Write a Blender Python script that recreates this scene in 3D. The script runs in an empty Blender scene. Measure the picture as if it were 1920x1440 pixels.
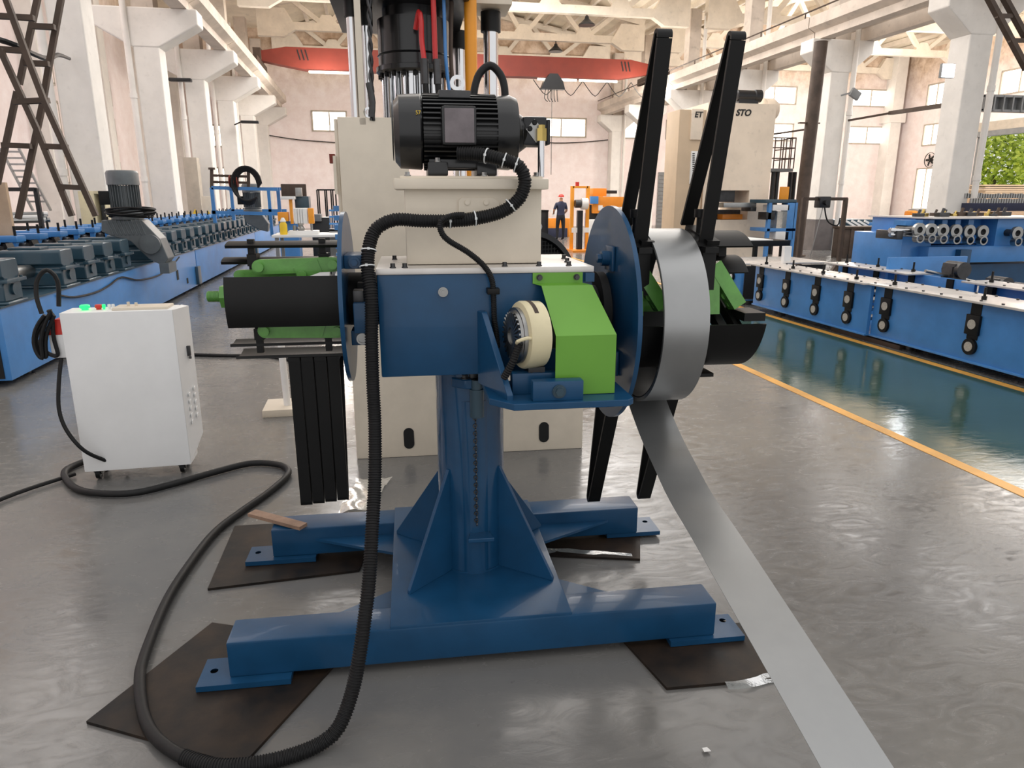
import bpy, bmesh, math, random
from mathutils import Vector, Matrix, noise
random.seed(7)
PI = math.pi
SC = bpy.context.scene
COL = SC.collection

# ------------------------------------------------------------------ camera
F = 1331.0
H = 1.6
PITCH = math.atan(349 / F)
YAW = math.radians(11.1)
cam = bpy.data.cameras.new('camera')
co = bpy.data.objects.new('camera', cam)
COL.objects.link(co)
co.location = (0, 0, H)
co.rotation_euler = (PI / 2 - PITCH, 0, -YAW)
cam.sensor_fit = 'HORIZONTAL'
cam.sensor_width = 36
cam.lens = 36 * F / 1920
cam.clip_start = .05
cam.clip_end = 300
SC.camera = co

# ------------------------------------------------------------------ world, lights, exposure
W = bpy.data.worlds.new('World')
SC.world = W
W.use_nodes = True
W.node_tree.nodes['Background'].inputs[0].default_value = (.99, .98, .98, 1)
W.node_tree.nodes['Background'].inputs[1].default_value = 1.0
SC.view_settings.view_transform = 'Standard'
SC.view_settings.look = 'None'
SC.view_settings.gamma = 1
SC.view_settings.exposure = 0.0
SC.view_settings.use_curve_mapping = False


def area(name, loc, rot, sx, sy, power, color):
    l = bpy.data.lights.new(name, 'AREA')
    l.shape = 'RECTANGLE'
    l.size = sx
    l.size_y = sy
    l.energy = power
    l.color = color
    o = bpy.data.objects.new(name, l)
    o.location = loc
    o.rotation_euler = rot
    COL.objects.link(o)
    return o


# added area lights at roof height, out of view, standing in for daylight
area('roof_fill', (4.5, 12, 9.6), (0, 0, 0), 9, 7, 360, (1, .975, .955))
area('roof_fill', (4.5, 20, 9.3), (0, 0, 0), 13, 6, 820, (1, .975, .955))
area('roof_fill', (4.5, 26, 9.45), (0, 0, 0), 13, 4, 1150, (1, .975, .955))
area('roof_fill', (22, 18, 9.4), (0, 0, 0), 13, 9, 2000, (1, .975, .955))
area('roof_fill', (-7, 14, 9.4), (0, 0, 0), 4, 12, 330, (1, .97, .97))
area('roof_fill', (4, 1, 9.6), (0, 0, 0), 10, 6, 70, (1, .98, .96))


def lamp(name, loc, power, color, r=.15):
    l = bpy.data.lights.new(name, 'POINT')
    l.energy = power
    l.color = color
    l.shadow_soft_size = r
    o = bpy.data.objects.new(name, l)
    o.location = loc
    COL.objects.link(o)


# the lit tubes under the crane girder and the bell lamps, warm
for x_ in (-1.6, 4.2, 12.2):
    lamp('crane_tube_light', (x_, 32.4, 6.0), 420, (1, .93, .84), .4)
lamp('bell_lamp_light', (5.2, 27.5, 7.9), 500, (1, .94, .86), .3)
lamp('bay_fill_light', (23, 33, 6.6), 1500, (1, .95, .9), .4)  # added fills for the neighbouring bay, no lamps hang there
lamp('bay_fill_light', (27, 26, 6.4), 1000, (1, .90, .80), .4)


# ------------------------------------------------------------------ pixel <-> place helpers (1920 x 1440 frame)
_f = Vector((math.sin(YAW) * math.cos(PITCH), math.cos(YAW) * math.cos(PITCH), -math.sin(PITCH)))
_r = Vector((math.cos(YAW), -math.sin(YAW), 0))
_u = _r.cross(_f)
_C = Vector((0, 0, H))


def _ray(u, v):
    return _f + _r * ((u - 960) / F) + _u * ((720 - v) / F)


def at(u, v, Y):
    d = _ray(u, v)
    return _C + d * (Y / d.y)


def atX(u, v, X):
    d = _ray(u, v)
    return _C + d * (X / d.x)


def atZ(u, v, z=0.0):
    d = _ray(u, v)
    return _C + d * ((z - H) / d.z)


# ------------------------------------------------------------------ materials
def lin(h):
    h = h.lstrip('#')
    c = [int(h[i:i + 2], 16) / 255 for i in (0, 2, 4)]
    return tuple(x / 12.92 if x <= .04045 else ((x + .055) / 1.055) ** 2.4 for x in c) + (1,)


def mat(name, hexc, rough=.5, metal=0., var=.06, scale=4., bump=0., coat=0., rvar=0., hex2=None, emit=None, spots=0., spec=.5):
    m = bpy.data.materials.new(name)
    m.use_nodes = True
    nt = m.node_tree
    b = nt.nodes['Principled BSDF']
    c = lin(hexc)
    b.inputs['Base Color'].default_value = c
    b.inputs['Roughness'].default_value = rough
    b.inputs['Metallic'].default_value = metal
    b.inputs['Coat Weight'].default_value = coat
    b.inputs['Specular IOR Level'].default_value = spec
    if emit:
        b.inputs['Emission Color'].default_value = lin(emit[0])
        b.inputs['Emission Strength'].default_value = emit[1]
        return m
    tc = nt.nodes.new('ShaderNodeTexCoord')
    n = nt.nodes.new('ShaderNodeTexNoise')
    n.inputs['Scale'].default_value = scale
    n.inputs['Detail'].default_value = 5
    n.inputs['Roughness'].default_value = .6
    nt.links.new(tc.outputs['Object'], n.inputs['Vector'])
    r = nt.nodes.new('ShaderNodeValToRGB')
    r.color_ramp.elements[0].position = .36
    r.color_ramp.elements[1].position = .64
    if hex2:
        d = lin(hex2)
    else:
        d = tuple(min(1, x * (1 + 2 * var)) for x in c[:3]) + (1,)
    r.color_ramp.elements[0].color = tuple(x * (1 - var) for x in c[:3]) + (1,)
    r.color_ramp.elements[1].color = d
    nt.links.new(n.outputs[0], r.inputs[0])
    out = r.outputs[0]
    if spots:
        n2 = nt.nodes.new('ShaderNodeTexNoise')
        n2.inputs['Scale'].default_value = scale * 5
        n2.inputs['Detail'].default_value = 6
        nt.links.new(tc.outputs['Object'], n2.inputs['Vector'])
        r2 = nt.nodes.new('ShaderNodeValToRGB')
        r2.color_ramp.elements[0].position = .60
        r2.color_ramp.elements[1].position = .72
        r2.color_ramp.elements[0].color = (0, 0, 0, 1)
        r2.color_ramp.elements[1].color = (spots, spots, spots, 1)
        nt.links.new(n2.outputs[0], r2.inputs[0])
        mx = nt.nodes.new('ShaderNodeMixRGB')
        mx.inputs[2].default_value = (.09, .07, .055, 1)
        nt.links.new(r2.outputs[0], mx.inputs[0])
        nt.links.new(out, mx.inputs[1])
        out = mx.outputs[0]
    nt.links.new(out, b.inputs['Base Color'])
    if rvar:
        mr = nt.nodes.new('ShaderNodeMapRange')
        mr.inputs[3].default_value = max(.02, rough - rvar)
        mr.inputs[4].default_value = rough + rvar
        nt.links.new(n.outputs[0], mr.inputs[0])
        nt.links.new(mr.outputs[0], b.inputs['Roughness'])
    if bump:
        bp = nt.nodes.new('ShaderNodeBump')
        bp.inputs['Strength'].default_value = bump
        bp.inputs['Distance'].default_value = .01
        nt.links.new(n.outputs[0], bp.inputs['Height'])
        nt.links.new(bp.outputs[0], b.inputs['Normal'])
    return m


M = {}
M['blue'] = mat('dark_blue_paint', '#154468', .32, 0, .07, 6, .06, .15, .05, spec=.35)
M['bluegloss'] = mat('dark_blue_gloss_paint', '#154468', .2, 0, .07, 6, .08, .45, .05)
M['bright'] = mat('bright_blue_paint', '#4382c2', .32, 0, .06, 3, .04, .1, .05)
M['teal'] = mat('teal_gear_paint', '#2c4654', .32, 0, .08, 5, .05, .2)
M['green'] = mat('green_paint', '#67a035', .45, 0, .03, 3, .02, .05)
M['dgreen'] = mat('green_link_paint', '#5a9440', .32, 0, .10, 9, .25, .2)
M['black'] = mat('black_paint', '#0c0c0c', .48, 0, .15, 7, .05, spec=.3)
M['rubber'] = mat('black_rubber', '#121213', .55, 0, .12, 30, .05, spec=.35)
M['dark'] = mat('dark_cavity', '#0a0a0b', .7)
M['motor'] = mat('motor_black_paint', '#101113', .30, 0, .1, 8, .04, .2)
M['beige'] = mat('beige_paint', '#dacfbd', .42, 0, .03, 5, .02, .05)
M['cream'] = mat('cream_paint', '#d8cda9', .35)
M['chrome'] = mat('chrome', '#d9dadc', .12, 1, .02)
M['steel'] = mat('bare_steel', '#9a9a98', .32, 1, .06, 12, rvar=.06)
M['dsteel'] = mat('dark_steel', '#4a4a4b', .4, .8, .1, 10)
M['zinc'] = mat('galvanised_strip', '#9c9d9d', .33, .85, .03, 4, .01, rvar=.06)
M['topplate'] = mat('ground_top_plate', '#d4cfca', .30, .35, .05, 6, rvar=.08)
M['white'] = mat('white_paint', '#ededec', .45, 0, .02, 3)
M['plastic'] = mat('white_plastic', '#e6e6e4', .4, 0, .02, 3)
M['plaster'] = mat('white_plaster_column', '#e6e2dc', .75, 0, .035, 1.6, .12, spots=.08)
M['beam'] = mat('stained_concrete', '#cbbfb3', .8, 0, .08, 1.3, .2, spots=.2)
M['truss'] = mat('cream_concrete_truss', '#e9dfd0', .8, 0, .05, 2, .15, spots=.10)
M['roof'] = mat('cream_roof_slab', '#f2e8d4', .85, 0, .06, .9, .15, spots=.2)
M['brown'] = mat('brown_steel', '#483a30', .6, .1, .12, 6, .1)
M['pipe'] = mat('rusty_brown_pipe', '#4d4139', .6, .1, .2, 3, .1)
M['greydado'] = mat('grey_dado_paint', '#6d6765', .6, 0, .10, 3)
M['red'] = mat('crane_red', '#6f2618', .6, 0, .06, 2)
M['redp'] = mat('red_plastic', '#d0342a', .4)
M['hosered'] = mat('red_sleeve', '#c32e2e', .35)
M['yellow'] = mat('orange_yellow_paint', '#eb9a28', .4, 0, .05, 3)
M['orange'] = mat('orange_paint', '#e08a2a', .4, 0, .05, 3)
M['brass'] = mat('brass_fitting', '#c9b06a', .28, 1)
M['galv'] = mat('light_tie', '#d9dcdc', .4)
M['mat'] = mat('stained_black_plate', '#151414', .55, .0, .2, 5, .25, hex2='#33271d', spec=.3)
M['wood'] = mat('worn_wood', '#8d7361', .75, 0, .15, 14, .2)
M['film'] = mat('clear_film', '#cfd3cf', .12, 0, .1, 20, .5)
M['film'].node_tree.nodes['Principled BSDF'].inputs['Transmission Weight'].default_value = .75
M['line'] = mat('yellow_floor_line', '#d9a04a', .35, 0, .12, 2, spots=.1)
M['winframe'] = mat('window_frame', '#b4aa9c', .6)
M['pane'] = mat('bright_window_pane', '#ffffff', .3, emit=('#fff6ea', 3.0))
M['panepink'] = mat('bright_window_pane_cool', '#ffffff', .3, emit=('#fbeefa', 2.6))
M['lamp'] = mat('lit_tube', '#ffffff', .3, emit=('#fff4d8', 4))
M['flood'] = mat('lit_floodlight', '#ffffff', .3, emit=('#f6fbff', 30))
M['gled'] = mat('lit_green_button', '#20e060', .3, emit=('#20f070', 1.6))
M['carton'] = mat('brown_board', '#b99f84', .7)
M['ply'] = mat('tan_paint', '#c9b296', .5, 0, .03, 2)
M['pressw'] = mat('cream_press_paint', '#ecdcc8', .45, 0, .05, 1.2, spots=.15)
M['skin'] = mat('skin', '#b98a6c', .6)
M['navy'] = mat('navy_cloth', '#2b2f45', .8)
M['blackc'] = mat('black_cloth', '#17171b', .8)
M['letter'] = mat('black_lettering', '#121212', .5)
M['warn'] = mat('yellow_sign', '#e8c22c', .5)
M['grille'] = mat('charcoal_sheet', '#1b1c1f', .35, .1)
M['leaf'] = mat('sunlit_leaves', '#a8c84a', .6, 0, .2, 3, hex2='#d6e05c')
M['dialf'] = mat('dull_bearing_face', '#b5b0a6', .4, .2, .1, 60)
M['lidg'] = mat('pinkish_grey_lid', '#6e6669', .22, .2, .12, 9, rvar=.08)
M['grey'] = mat('mid_grey_paint', '#77797a', .45)
M['graymotor'] = mat('grey_cast_motor', '#5f6568', .38, .1, .08, 6)


def wallmat(name):
    m = bpy.data.materials.new(name)
    m.use_nodes = True
    nt = m.node_tree
    b = nt.nodes['Principled BSDF']
    b.inputs['Roughness'].default_value = .85
    tc = nt.nodes.new('ShaderNodeTexCoord')
    sp = nt.nodes.new('ShaderNodeSeparateXYZ')
    nt.links.new(tc.outputs['Object'], sp.inputs[0])
    n = nt.nodes.new('ShaderNodeTexNoise')
    n.inputs['Scale'].default_value = .45
    n.inputs['Detail'].default_value = 8
    n.inputs['Roughness'].default_value = .65
    nt.links.new(tc.outputs['Object'], n.inputs['Vector'])
    # height of the clean white paint: old stained render above it
    a = nt.nodes.new('ShaderNodeMath')
    a.operation = 'MULTIPLY_ADD'
    a.inputs[1].default_value = 4.
    a.inputs[2].default_value = -10.1
    nt.links.new(n.outputs[0], a.inputs[0])
    s = nt.nodes.new('ShaderNodeMath')
    s.operation = 'ADD'
    nt.links.new(sp.outputs[2], s.inputs[0])
    nt.links.new(a.outputs[0], s.inputs[1])
    r = nt.nodes.new('ShaderNodeMapRange')
    r.inputs[1].default_value = -1.2
    r.inputs[2].default_value = 1.2
    nt.links.new(s.outputs[0], r.inputs[0])
    n2 = nt.nodes.new('ShaderNodeTexNoise')
    n2.inputs['Scale'].default_value = 2.2
    n2.inputs['Detail'].default_value = 8
    n2.inputs['Roughness'].default_value = .7
    nt.links.new(tc.outputs['Object'], n2.inputs['Vector'])
    c1 = nt.nodes.new('ShaderNodeValToRGB')
    c1.color_ramp.elements[0].position = .3
    c1.color_ramp.elements[0].color = lin('#ecdcd9')
    c1.color_ramp.elements[1].position = .7
    c1.color_ramp.elements[1].color = lin('#f8eeec')
    nt.links.new(n2.outputs[0], c1.inputs[0])
    c2 = nt.nodes.new('ShaderNodeValToRGB')
    c2.color_ramp.elements[0].position = .35
    c2.color_ramp.elements[0].color = lin('#c4a88e')
    c2.color_ramp.elements[1].position = .62
    c2.color_ramp.elements[1].color = lin('#eedac6')
    nt.links.new(n2.outputs[0], c2.inputs[0])
    mx = nt.nodes.new('ShaderNodeMixRGB')
    nt.links.new(r.outputs[0], mx.inputs[0])
    nt.links.new(c1.outputs[0], mx.inputs[1])
    nt.links.new(c2.outputs[0], mx.inputs[2])
    nt.links.new(mx.outputs[0], b.inputs['Base Color'])
    bp = nt.nodes.new('ShaderNodeBump')
    bp.inputs['Strength'].default_value = .25
    bp.inputs['Distance'].default_value = .03
    nt.links.new(n2.outputs[0], bp.inputs['Height'])
    nt.links.new(bp.outputs[0], b.inputs['Normal'])
    return m


M['wall'] = wallmat('painted_wall')


def floormat(name, c1h, c2h, rough, rv):
    m = bpy.data.materials.new(name)
    m.use_nodes = True
    nt = m.node_tree
    b = nt.nodes['Principled BSDF']
    b.inputs['Specular IOR Level'].default_value = .5
    tc = nt.nodes.new('ShaderNodeTexCoord')

    def nz(scale, det, mapping=None, dist=0):
        n = nt.nodes.new('ShaderNodeTexNoise')
        n.inputs['Scale'].default_value = scale
        n.inputs['Detail'].default_value = det
        n.inputs['Roughness'].default_value = .6
        n.inputs['Distortion'].default_value = dist
        if mapping:
            mp = nt.nodes.new('ShaderNodeMapping')
            mp.inputs['Scale'].default_value = mapping[0]
            mp.inputs['Rotation'].default_value = mapping[1]
            nt.links.new(tc.outputs['Object'], mp.inputs[0])
            nt.links.new(mp.outputs[0], n.inputs['Vector'])
        else:
            nt.links.new(tc.outputs['Object'], n.inputs['Vector'])
        return n
    big = nz(.55, 6)
    r = nt.nodes.new('ShaderNodeValToRGB')
    r.color_ramp.elements[0].position = .38
    r.color_ramp.elements[0].color = lin(c1h)
    r.color_ramp.elements[1].position = .62
    r.color_ramp.elements[1].color = lin(c2h)
    nt.links.new(big.outputs[0], r.inputs[0])
    scr = nz(5, 8, ((.9, 1.9, 1), (0, 0, .5)), 2.5)
    rr = nt.nodes.new('ShaderNodeMapRange')
    rr.inputs[1].default_value = .35
    rr.inputs[2].default_value = .68
    rr.inputs[3].default_value = max(.03, rough - rv)
    rr.inputs[4].default_value = rough + rv
    nt.links.new(scr.outputs[0], rr.inputs[0])
    nt.links.new(rr.outputs[0], b.inputs['Roughness'])
    # dirt specks
    sp = nz(26, 3)
    rs = nt.nodes.new('ShaderNodeValToRGB')
    rs.color_ramp.elements[0].position = .70
    rs.color_ramp.elements[0].color = (0, 0, 0, 1)
    rs.color_ramp.elements[1].position = .76
    rs.color_ramp.elements[1].color = (.5, .5, .5, 1)
    nt.links.new(sp.outputs[0], rs.inputs[0])
    mx = nt.nodes.new('ShaderNodeMixRGB')
    mx.inputs[2].default_value = (.06, .055, .05, 1)
    nt.links.new(rs.outputs[0], mx.inputs[0])
    nt.links.new(r.outputs[0], mx.inputs[1])
    nt.links.new(mx.outputs[0], b.inputs['Base Color'])
    bp = nt.nodes.new('ShaderNodeBump')
    bp.inputs['Strength'].default_value = .18
    bp.inputs['Distance'].default_value = .004
    nt.links.new(scr.outputs[0], bp.inputs['Height'])
    nt.links.new(bp.outputs[0], b.inputs['Normal'])
    return m


M['floor'] = floormat('polished_grey_floor', '#656565', '#7a7874', .21, .12)
M['aisle'] = floormat('green_epoxy_aisle', '#38504b', '#445d57', .08, .05)


# ------------------------------------------------------------------ mesh builder
class MB:
    def __init__(s):
        s.v = []
        s.f = []
        s.mi = []
        s.cur = 0

    def add(s, vs, fs):
        o = len(s.v)
        s.v += [Vector(p) for p in vs]
        for f in fs:
            s.f.append([i + o for i in f])
            s.mi.append(s.cur)
        return s

    def mat(s, i):
        s.cur = i
        return s

    def box(s, x0, x1, y0, y1, z0, z1, b=0.):
        if b <= 0:
            vs = [(x0, y0, z0), (x1, y0, z0), (x1, y1, z0), (x0, y1, z0), (x0, y0, z1), (x1, y0, z1), (x1, y1, z1), (x0, y1, z1)]
            return s.add(vs, [(0, 3, 2, 1), (4, 5, 6, 7), (0, 1, 5, 4), (1, 2, 6, 5), (2, 3, 7, 6), (3, 0, 4, 7)])
        bm = bmesh.new()
        bmesh.ops.create_cube(bm, size=1)
        for v in bm.verts:
            v.co = Vector(((x0 + x1) / 2 + v.co.x * (x1 - x0), (y0 + y1) / 2 + v.co.y * (y1 - y0), (z0 + z1) / 2 + v.co.z * (z1 - z0)))
        bmesh.ops.bevel(bm, geom=bm.edges[:] + bm.verts[:], offset=b, segments=2, affect='EDGES', profile=.6)
        bm.verts.index_update()
        s.add([v.co.copy() for v in bm.verts], [[v.index for v in f.verts] for f in bm.faces])
        bm.free()
        return s

    def prism(s, pts, axis, a0, a1):
        """polygon pts in the plane across `axis` (x: (y,z), y: (x,z), z: (x,y)), extruded a0..a1"""
        n = len(pts)
        area2 = sum(pts[i][0] * pts[(i + 1) % n][1] - pts[(i + 1) % n][0] * pts[i][1] for i in range(n))
        if area2 < 0:
            pts = pts[::-1]

        def P(p, a):
            return {'x': (a, p[0], p[1]), 'y': (p[0], a, p[1]), 'z': (p[0], p[1], a)}[axis]
        vs = [P(p, a0) for p in pts] + [P(p, a1) for p in pts]
        fs = [list(range(n))[::-1], list(range(n, 2 * n))]
        fs += [[i, (i + 1) % n, n + (i + 1) % n, n + i] for i in range(n)]
        if axis == 'y':
            fs = [f[::-1] for f in fs]
        return s.add(vs, fs)

    def bar(s, p0, p1, w, h, up=(0, 0, 1)):
        p0, p1 = Vector(p0), Vector(p1)
        d = (p1 - p0).normalized()
        u = Vector(up)
        if abs(d.dot(u)) > .99:
            u = Vector((0, 1, 0))
        x = d.cross(u).normalized() * (w / 2)
        y = x.cross(d).normalized() * (h / 2)
        vs = [p + a * x + b * y for p in (p0, p1) for a, b in ((-1, -1), (1, -1), (1, 1), (-1, 1))]
        return s.add(vs, [(0, 3, 2, 1), (4, 5, 6, 7), (0, 1, 5, 4), (1, 2, 6, 5), (2, 3, 7, 6), (3, 0, 4, 7)][:6])

    def cyl(s, p0, p1, r0, r1=None, n=20, caps=True):
        p0, p1 = Vector(p0), Vector(p1)
        r1 = r0 if r1 is None else r1
        d = (p1 - p0).normalized()
        u = Vector((0, 0, 1)) if abs(d.z) < .9 else Vector((1, 0, 0))
        x = d.cross(u).normalized()
        y = d.cross(x)
        vs = []
        for p, r in ((p0, r0), (p1, r1)):
            for i in range(n):
                a = 2 * PI * i / n
                vs.append(p + x * math.cos(a) * r + y * math.sin(a) * r)
        fs = [[i, (i + 1) % n, n + (i + 1) % n, n + i] for i in range(n)]
        if caps:
            fs += [list(range(n))[::-1], list(range(n, 2 * n))]
        return s.add(vs, fs)

    def ring(s, c, d, ro, ri, t, n=48, a0=0., a1=2 * PI, ref=None):
        """ring (or shell arc) of axis d starting at c, length t. angle 0 along ref"""
        c, d = Vector(c), Vector(d).normalized()
        x = Vector(ref).normalized() if ref else d.orthogonal().normalized()
        y = d.cross(x)
        full = abs(a1 - a0 - 2 * PI) < 1e-6
        m = n if full else n + 1
        vs = []
        for i in range(m):
            a = a0 + (a1 - a0) * i / n
            e = x * math.cos(a) + y * math.sin(a)
            vs += [c + e * ri, c + e * ro, c + e * ro + d * t, c + e * ri + d * t]
        fs = []
        for i in range(n):
            j = (i + 1) % m
            for k in range(4):
                fs.append([i * 4 + k, j * 4 + k, j * 4 + (k + 1) % 4, i * 4 + (k + 1) % 4])
        if not full:
            fs += [[0, 1, 2, 3], [n * 4 + 3, n * 4 + 2, n * 4 + 1, n * 4]]
        return s.add(vs, fs)

    def tube(s, pts, r, n=10, smooth=True, step=None, corr=None):
        P = spline(pts, step or max(r * 1.6, .01)) if smooth else [Vector(p) for p in pts]
        if corr:
            P = resample(P, corr[0] / 4)
        vs, fs = [], []
        prev = None
        for i, p in enumerate(P):
            t = (P[min(i + 1, len(P) - 1)] - P[max(i - 1, 0)]).normalized()
            if prev is None:
                x = t.orthogonal().normalized()
            else:
                x = (prev - t * prev.dot(t)).normalized()
            prev = x
            y = t.cross(x)
            rr = r
            if corr:
                rr = r if i % 4 < 2 else r - corr[1]
            for k in range(n):
                a = 2 * PI * k / n
                vs.append(p + x * math.cos(a) * rr + y * math.sin(a) * rr)
        for i in range(len(P) - 1):
            for k in range(n):
                fs.append([i * n + k, i * n + (k + 1) % n, (i + 1) * n + (k + 1) % n, (i + 1) * n + k])
        fs += [list(range(n))[::-1], list(range((len(P) - 1) * n, len(P) * n))]
        return s.add(vs, fs)

    def lathe(s, c, d, prof, n=24):
        """prof: list of (distance along d, radius)"""
        c, d = Vector(c), Vector(d).normalized()
        x = d.orthogonal().normalized()
        y = d.cross(x)
        vs, fs = [], []
        for h, r in prof:
            for i in range(n):
                a = 2 * PI * i / n
                vs.append(c + d * h + (x * math.cos(a) + y * math.sin(a)) * max(r, 1e-4))
        for j in range(len(prof) - 1):
            for i in range(n):
                fs.append([j * n + i, j * n + (i + 1) % n, (j + 1) * n + (i + 1) % n, (j + 1) * n + i])
        fs += [list(range(n))[::-1], list(range((len(prof) - 1) * n, len(prof) * n))]
        return s.add(vs, fs)

    def rot(s, M4):
        s.v = [M4 @ v for v in s.v]
        return s

    def build(s, name, m, parent=None, loc=None, rz=0., smooth=True, world=False, bevel=0.):
        me = bpy.data.meshes.new(name)
        me.from_pydata([tuple(v) for v in s.v], [], s.f)
        for mm in (m if isinstance(m, (list, tuple)) else [m]):
            me.materials.append(M[mm] if isinstance(mm, str) else mm)
        if any(s.mi):
            me.polygons.foreach_set('material_index', s.mi)
        me.update()
        bm = bmesh.new()
        bm.from_mesh(me)
        bmesh.ops.recalc_face_normals(bm, faces=bm.faces[:])
        bm.to_mesh(me)
        bm.free()
        if smooth:
            me.polygons.foreach_set('use_smooth', [True] * len(me.polygons))
            me.set_sharp_from_angle(angle=math.radians(34))
        o = bpy.data.objects.new(name, me)
        COL.objects.link(o)
        if bevel:
            b = o.modifiers.new('bevel', 'BEVEL')
            b.width = bevel
            b.segments = 2
            b.limit_method = 'ANGLE'
        if parent:
            o.parent = parent
            if world:
                q = parent
                L = Vector((0, 0, 0))
                while q:
                    L += q.location
                    q = q.parent
                o.location = -L
        if loc is not None:
            o.location = loc
        if rz:
            o.rotation_euler.z = rz
        return o


def spline(pts, step):
    P = [Vector(p) for p in pts]
    if len(P) < 3:
        return P
    out = []
    for i in range(len(P) - 1):
        a = P[max(i - 1, 0)]
        b, c = P[i], P[i + 1]
        d = P[min(i + 2, len(P) - 1)]
        n = max(2, int((c - b).length / step))
        n = min(n, 40)
        for k in range(n):
            t = k / n
            out.append(.5 * ((2 * b) + (c - a) * t + (2 * a - 5 * b + 4 * c - d) * t * t + (-a + 3 * b - 3 * c + d) * t ** 3))
    out.append(P[-1])
    return out


def resample(P, step):
    out = [P[0].copy()]
    acc = 0.
    for i in range(len(P) - 1):
        a, b = P[i], P[i + 1]
        L = (b - a).length
        if L < 1e-9:
            continue
        t = step - acc
        while t <= L:
            out.append(a + (b - a) * (t / L))
            t += step
        acc = L - (t - step)
    return out


def tag(o, label=None, cat=None, group=None, kind=None):
    if label:
        o['label'] = label
    if cat:
        o['category'] = cat
    if group:
        o['group'] = group
    if kind:
        o['kind'] = kind
    return o


def T(name, label, cat, loc=(0, 0, 0), rz=0., group=None):
    o = bpy.data.objects.new(name, None)
    COL.objects.link(o)
    o.location = loc
    o.rotation_euler = (0, 0, rz)
    o.empty_display_size = .1
    return tag(o, label, cat, group)


def kids(o):
    return [c for c in bpy.data.objects if c.parent == o]


def dup(root, loc=None, rz=None, label=None, group=None):
    ch = {root: kids(root)}
    for c in ch[root]:
        ch[c] = kids(c)
    r = root.copy()
    COL.objects.link(r)
    if loc is not None:
        r.location = loc
    if rz is not None:
        r.rotation_euler.z = rz
    if label:
        r['label'] = label
    if group:
        r['group'] = group
    for c in ch[root]:
        k = c.copy()
        COL.objects.link(k)
        k.parent = r
        for g in ch[c]:
            d = g.copy()
            COL.objects.link(d)
            d.parent = k
    return r


def sub(src, parent, loc=None, rz=None):
    """copy of a part (with its own children) under another parent/place"""
    k = src.copy()
    COL.objects.link(k)
    k.parent = parent
    if loc is not None:
        k.location = loc
    if rz is not None:
        k.rotation_euler.z = rz
    for g in kids(src):
        d = g.copy()
        COL.objects.link(d)
        d.parent = k
    return k


def many(src, parent, places):
    """copies of a small part (built at the origin of its parent) at the given offsets; src takes the first"""
    src.location = places[0]
    for p in places[1:]:
        c = src.copy()
        COL.objects.link(c)
        c.parent = parent
        c.location = p
    return src


def screw(name, mt, parent, places, r=.008, h=.012, d=(0, 0, 1), hexa=True):
    m = MB()
    D = Vector(d)
    m.cyl((0, 0, 0), D * .003, r * 1.35, n=14).cyl(D * .003, D * h, r, n=6 if hexa else 12)
    return many(m.build(name, mt, parent), parent, places)


def struct(o):
    o['kind'] = 'structure'
    return o


def text(s_, size, m, parent, loc, rot, depth=.01, name='lettering', bold=0., shear=0.):
    c = bpy.data.curves.new(name, 'FONT')
    c.body = s_
    c.size = size
    c.extrude = depth
    c.offset = bold
    c.shear = shear
    o = bpy.data.objects.new('tmp_text', c)
    COL.objects.link(o)
    me = bpy.data.meshes.new_from_object(o)
    bpy.data.objects.remove(o)
    me.materials.clear()
    me.materials.append(M[m])
    t = bpy.data.objects.new(name, me)
    COL.objects.link(t)
    t.parent = parent
    t.location = loc
    t.rotation_euler = rot
    return t


# ================================================================== THE HALL
YB, YF = -3.0, 41.0          # open behind the camera, far wall
XL, XR = -9.2, 32.3          # side walls
PIT = 5.13
# floor: grey slab, with the green aisle between two yellow lines
mb = MB()
mb.box(XL - .3, 3.47, -4, YF + .3, -.2, 0)
struct(mb.build('floor', 'floor'))
mb = MB()
mb.box(5.52, XR + .3, -4, YF + .3, -.2, 0)
struct(mb.build('floor', 'floor'))
mb = MB()
mb.box(3.47, 5.52, -4, YF + .3, -.2, 0)
struct(mb.build('floor', 'aisle'))
for x0, x1 in ((3.47, 3.56), (5.40, 5.49)):
    mb = MB()
    mb.box(x0, x1, -4, YF - 3, 0, .003)
    tag(mb.build('yellow_floor_line', 'line'),
        'yellow painted line along the polished aisle, ' + ('on the side of the coil machine' if x0 < 4 else 'at the foot of the blue roll former'), 'floor line')

# far wall with window openings
FW = [(-2.67, -.94, 5.05, 6.0), (3.2, 6.0, 5.0, 5.95), (9.44, 12.28, 4.95, 5.9), (17.2, 19.9, 4.95, 5.9), (17.2, 19.9, 7.0, 7.9),
      (22.4, 25.2, 4.95, 5.85), (22.4, 25.2, 7.0, 7.92), (28.8, 31.66, 4.85, 5.78), (28.8, 31.66, 7.0, 7.9), (14.6, 16.2, 4.95, 5.9),
      (-8.4, -6.8, 2.2, 3.1), (-8.4, -6.8, 4.2, 5.2)]


def wall_with_holes(name, axis, pos, th, a0, a1, z1, holes):
    """wall made of blocks around rectangular openings"""
    xs = sorted({a0, a1} | {h[0] for h in holes} | {h[1] for h in holes})
    mb = MB()
    for i in range(len(xs) - 1):
        c = (xs[i] + xs[i + 1]) / 2
        hs = sorted([(h[2], h[3]) for h in holes if h[0] < c < h[1]])
        z = 0
        segs = []
        for h0, h1 in hs:
            segs.append((z, h0))
            z = h1
        segs.append((z, z1))
        for s0, s1 in segs:
            if s1 - s0 < .01:
                continue
            if axis == 'y':
                mb.box(xs[i], xs[i + 1], pos, pos + th, s0, s1)
            else:
                mb.box(pos, pos + th, xs[i], xs[i + 1], s0, s1)
    return struct(mb.build(name, 'wall', smooth=False))


wn = [0]


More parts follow.
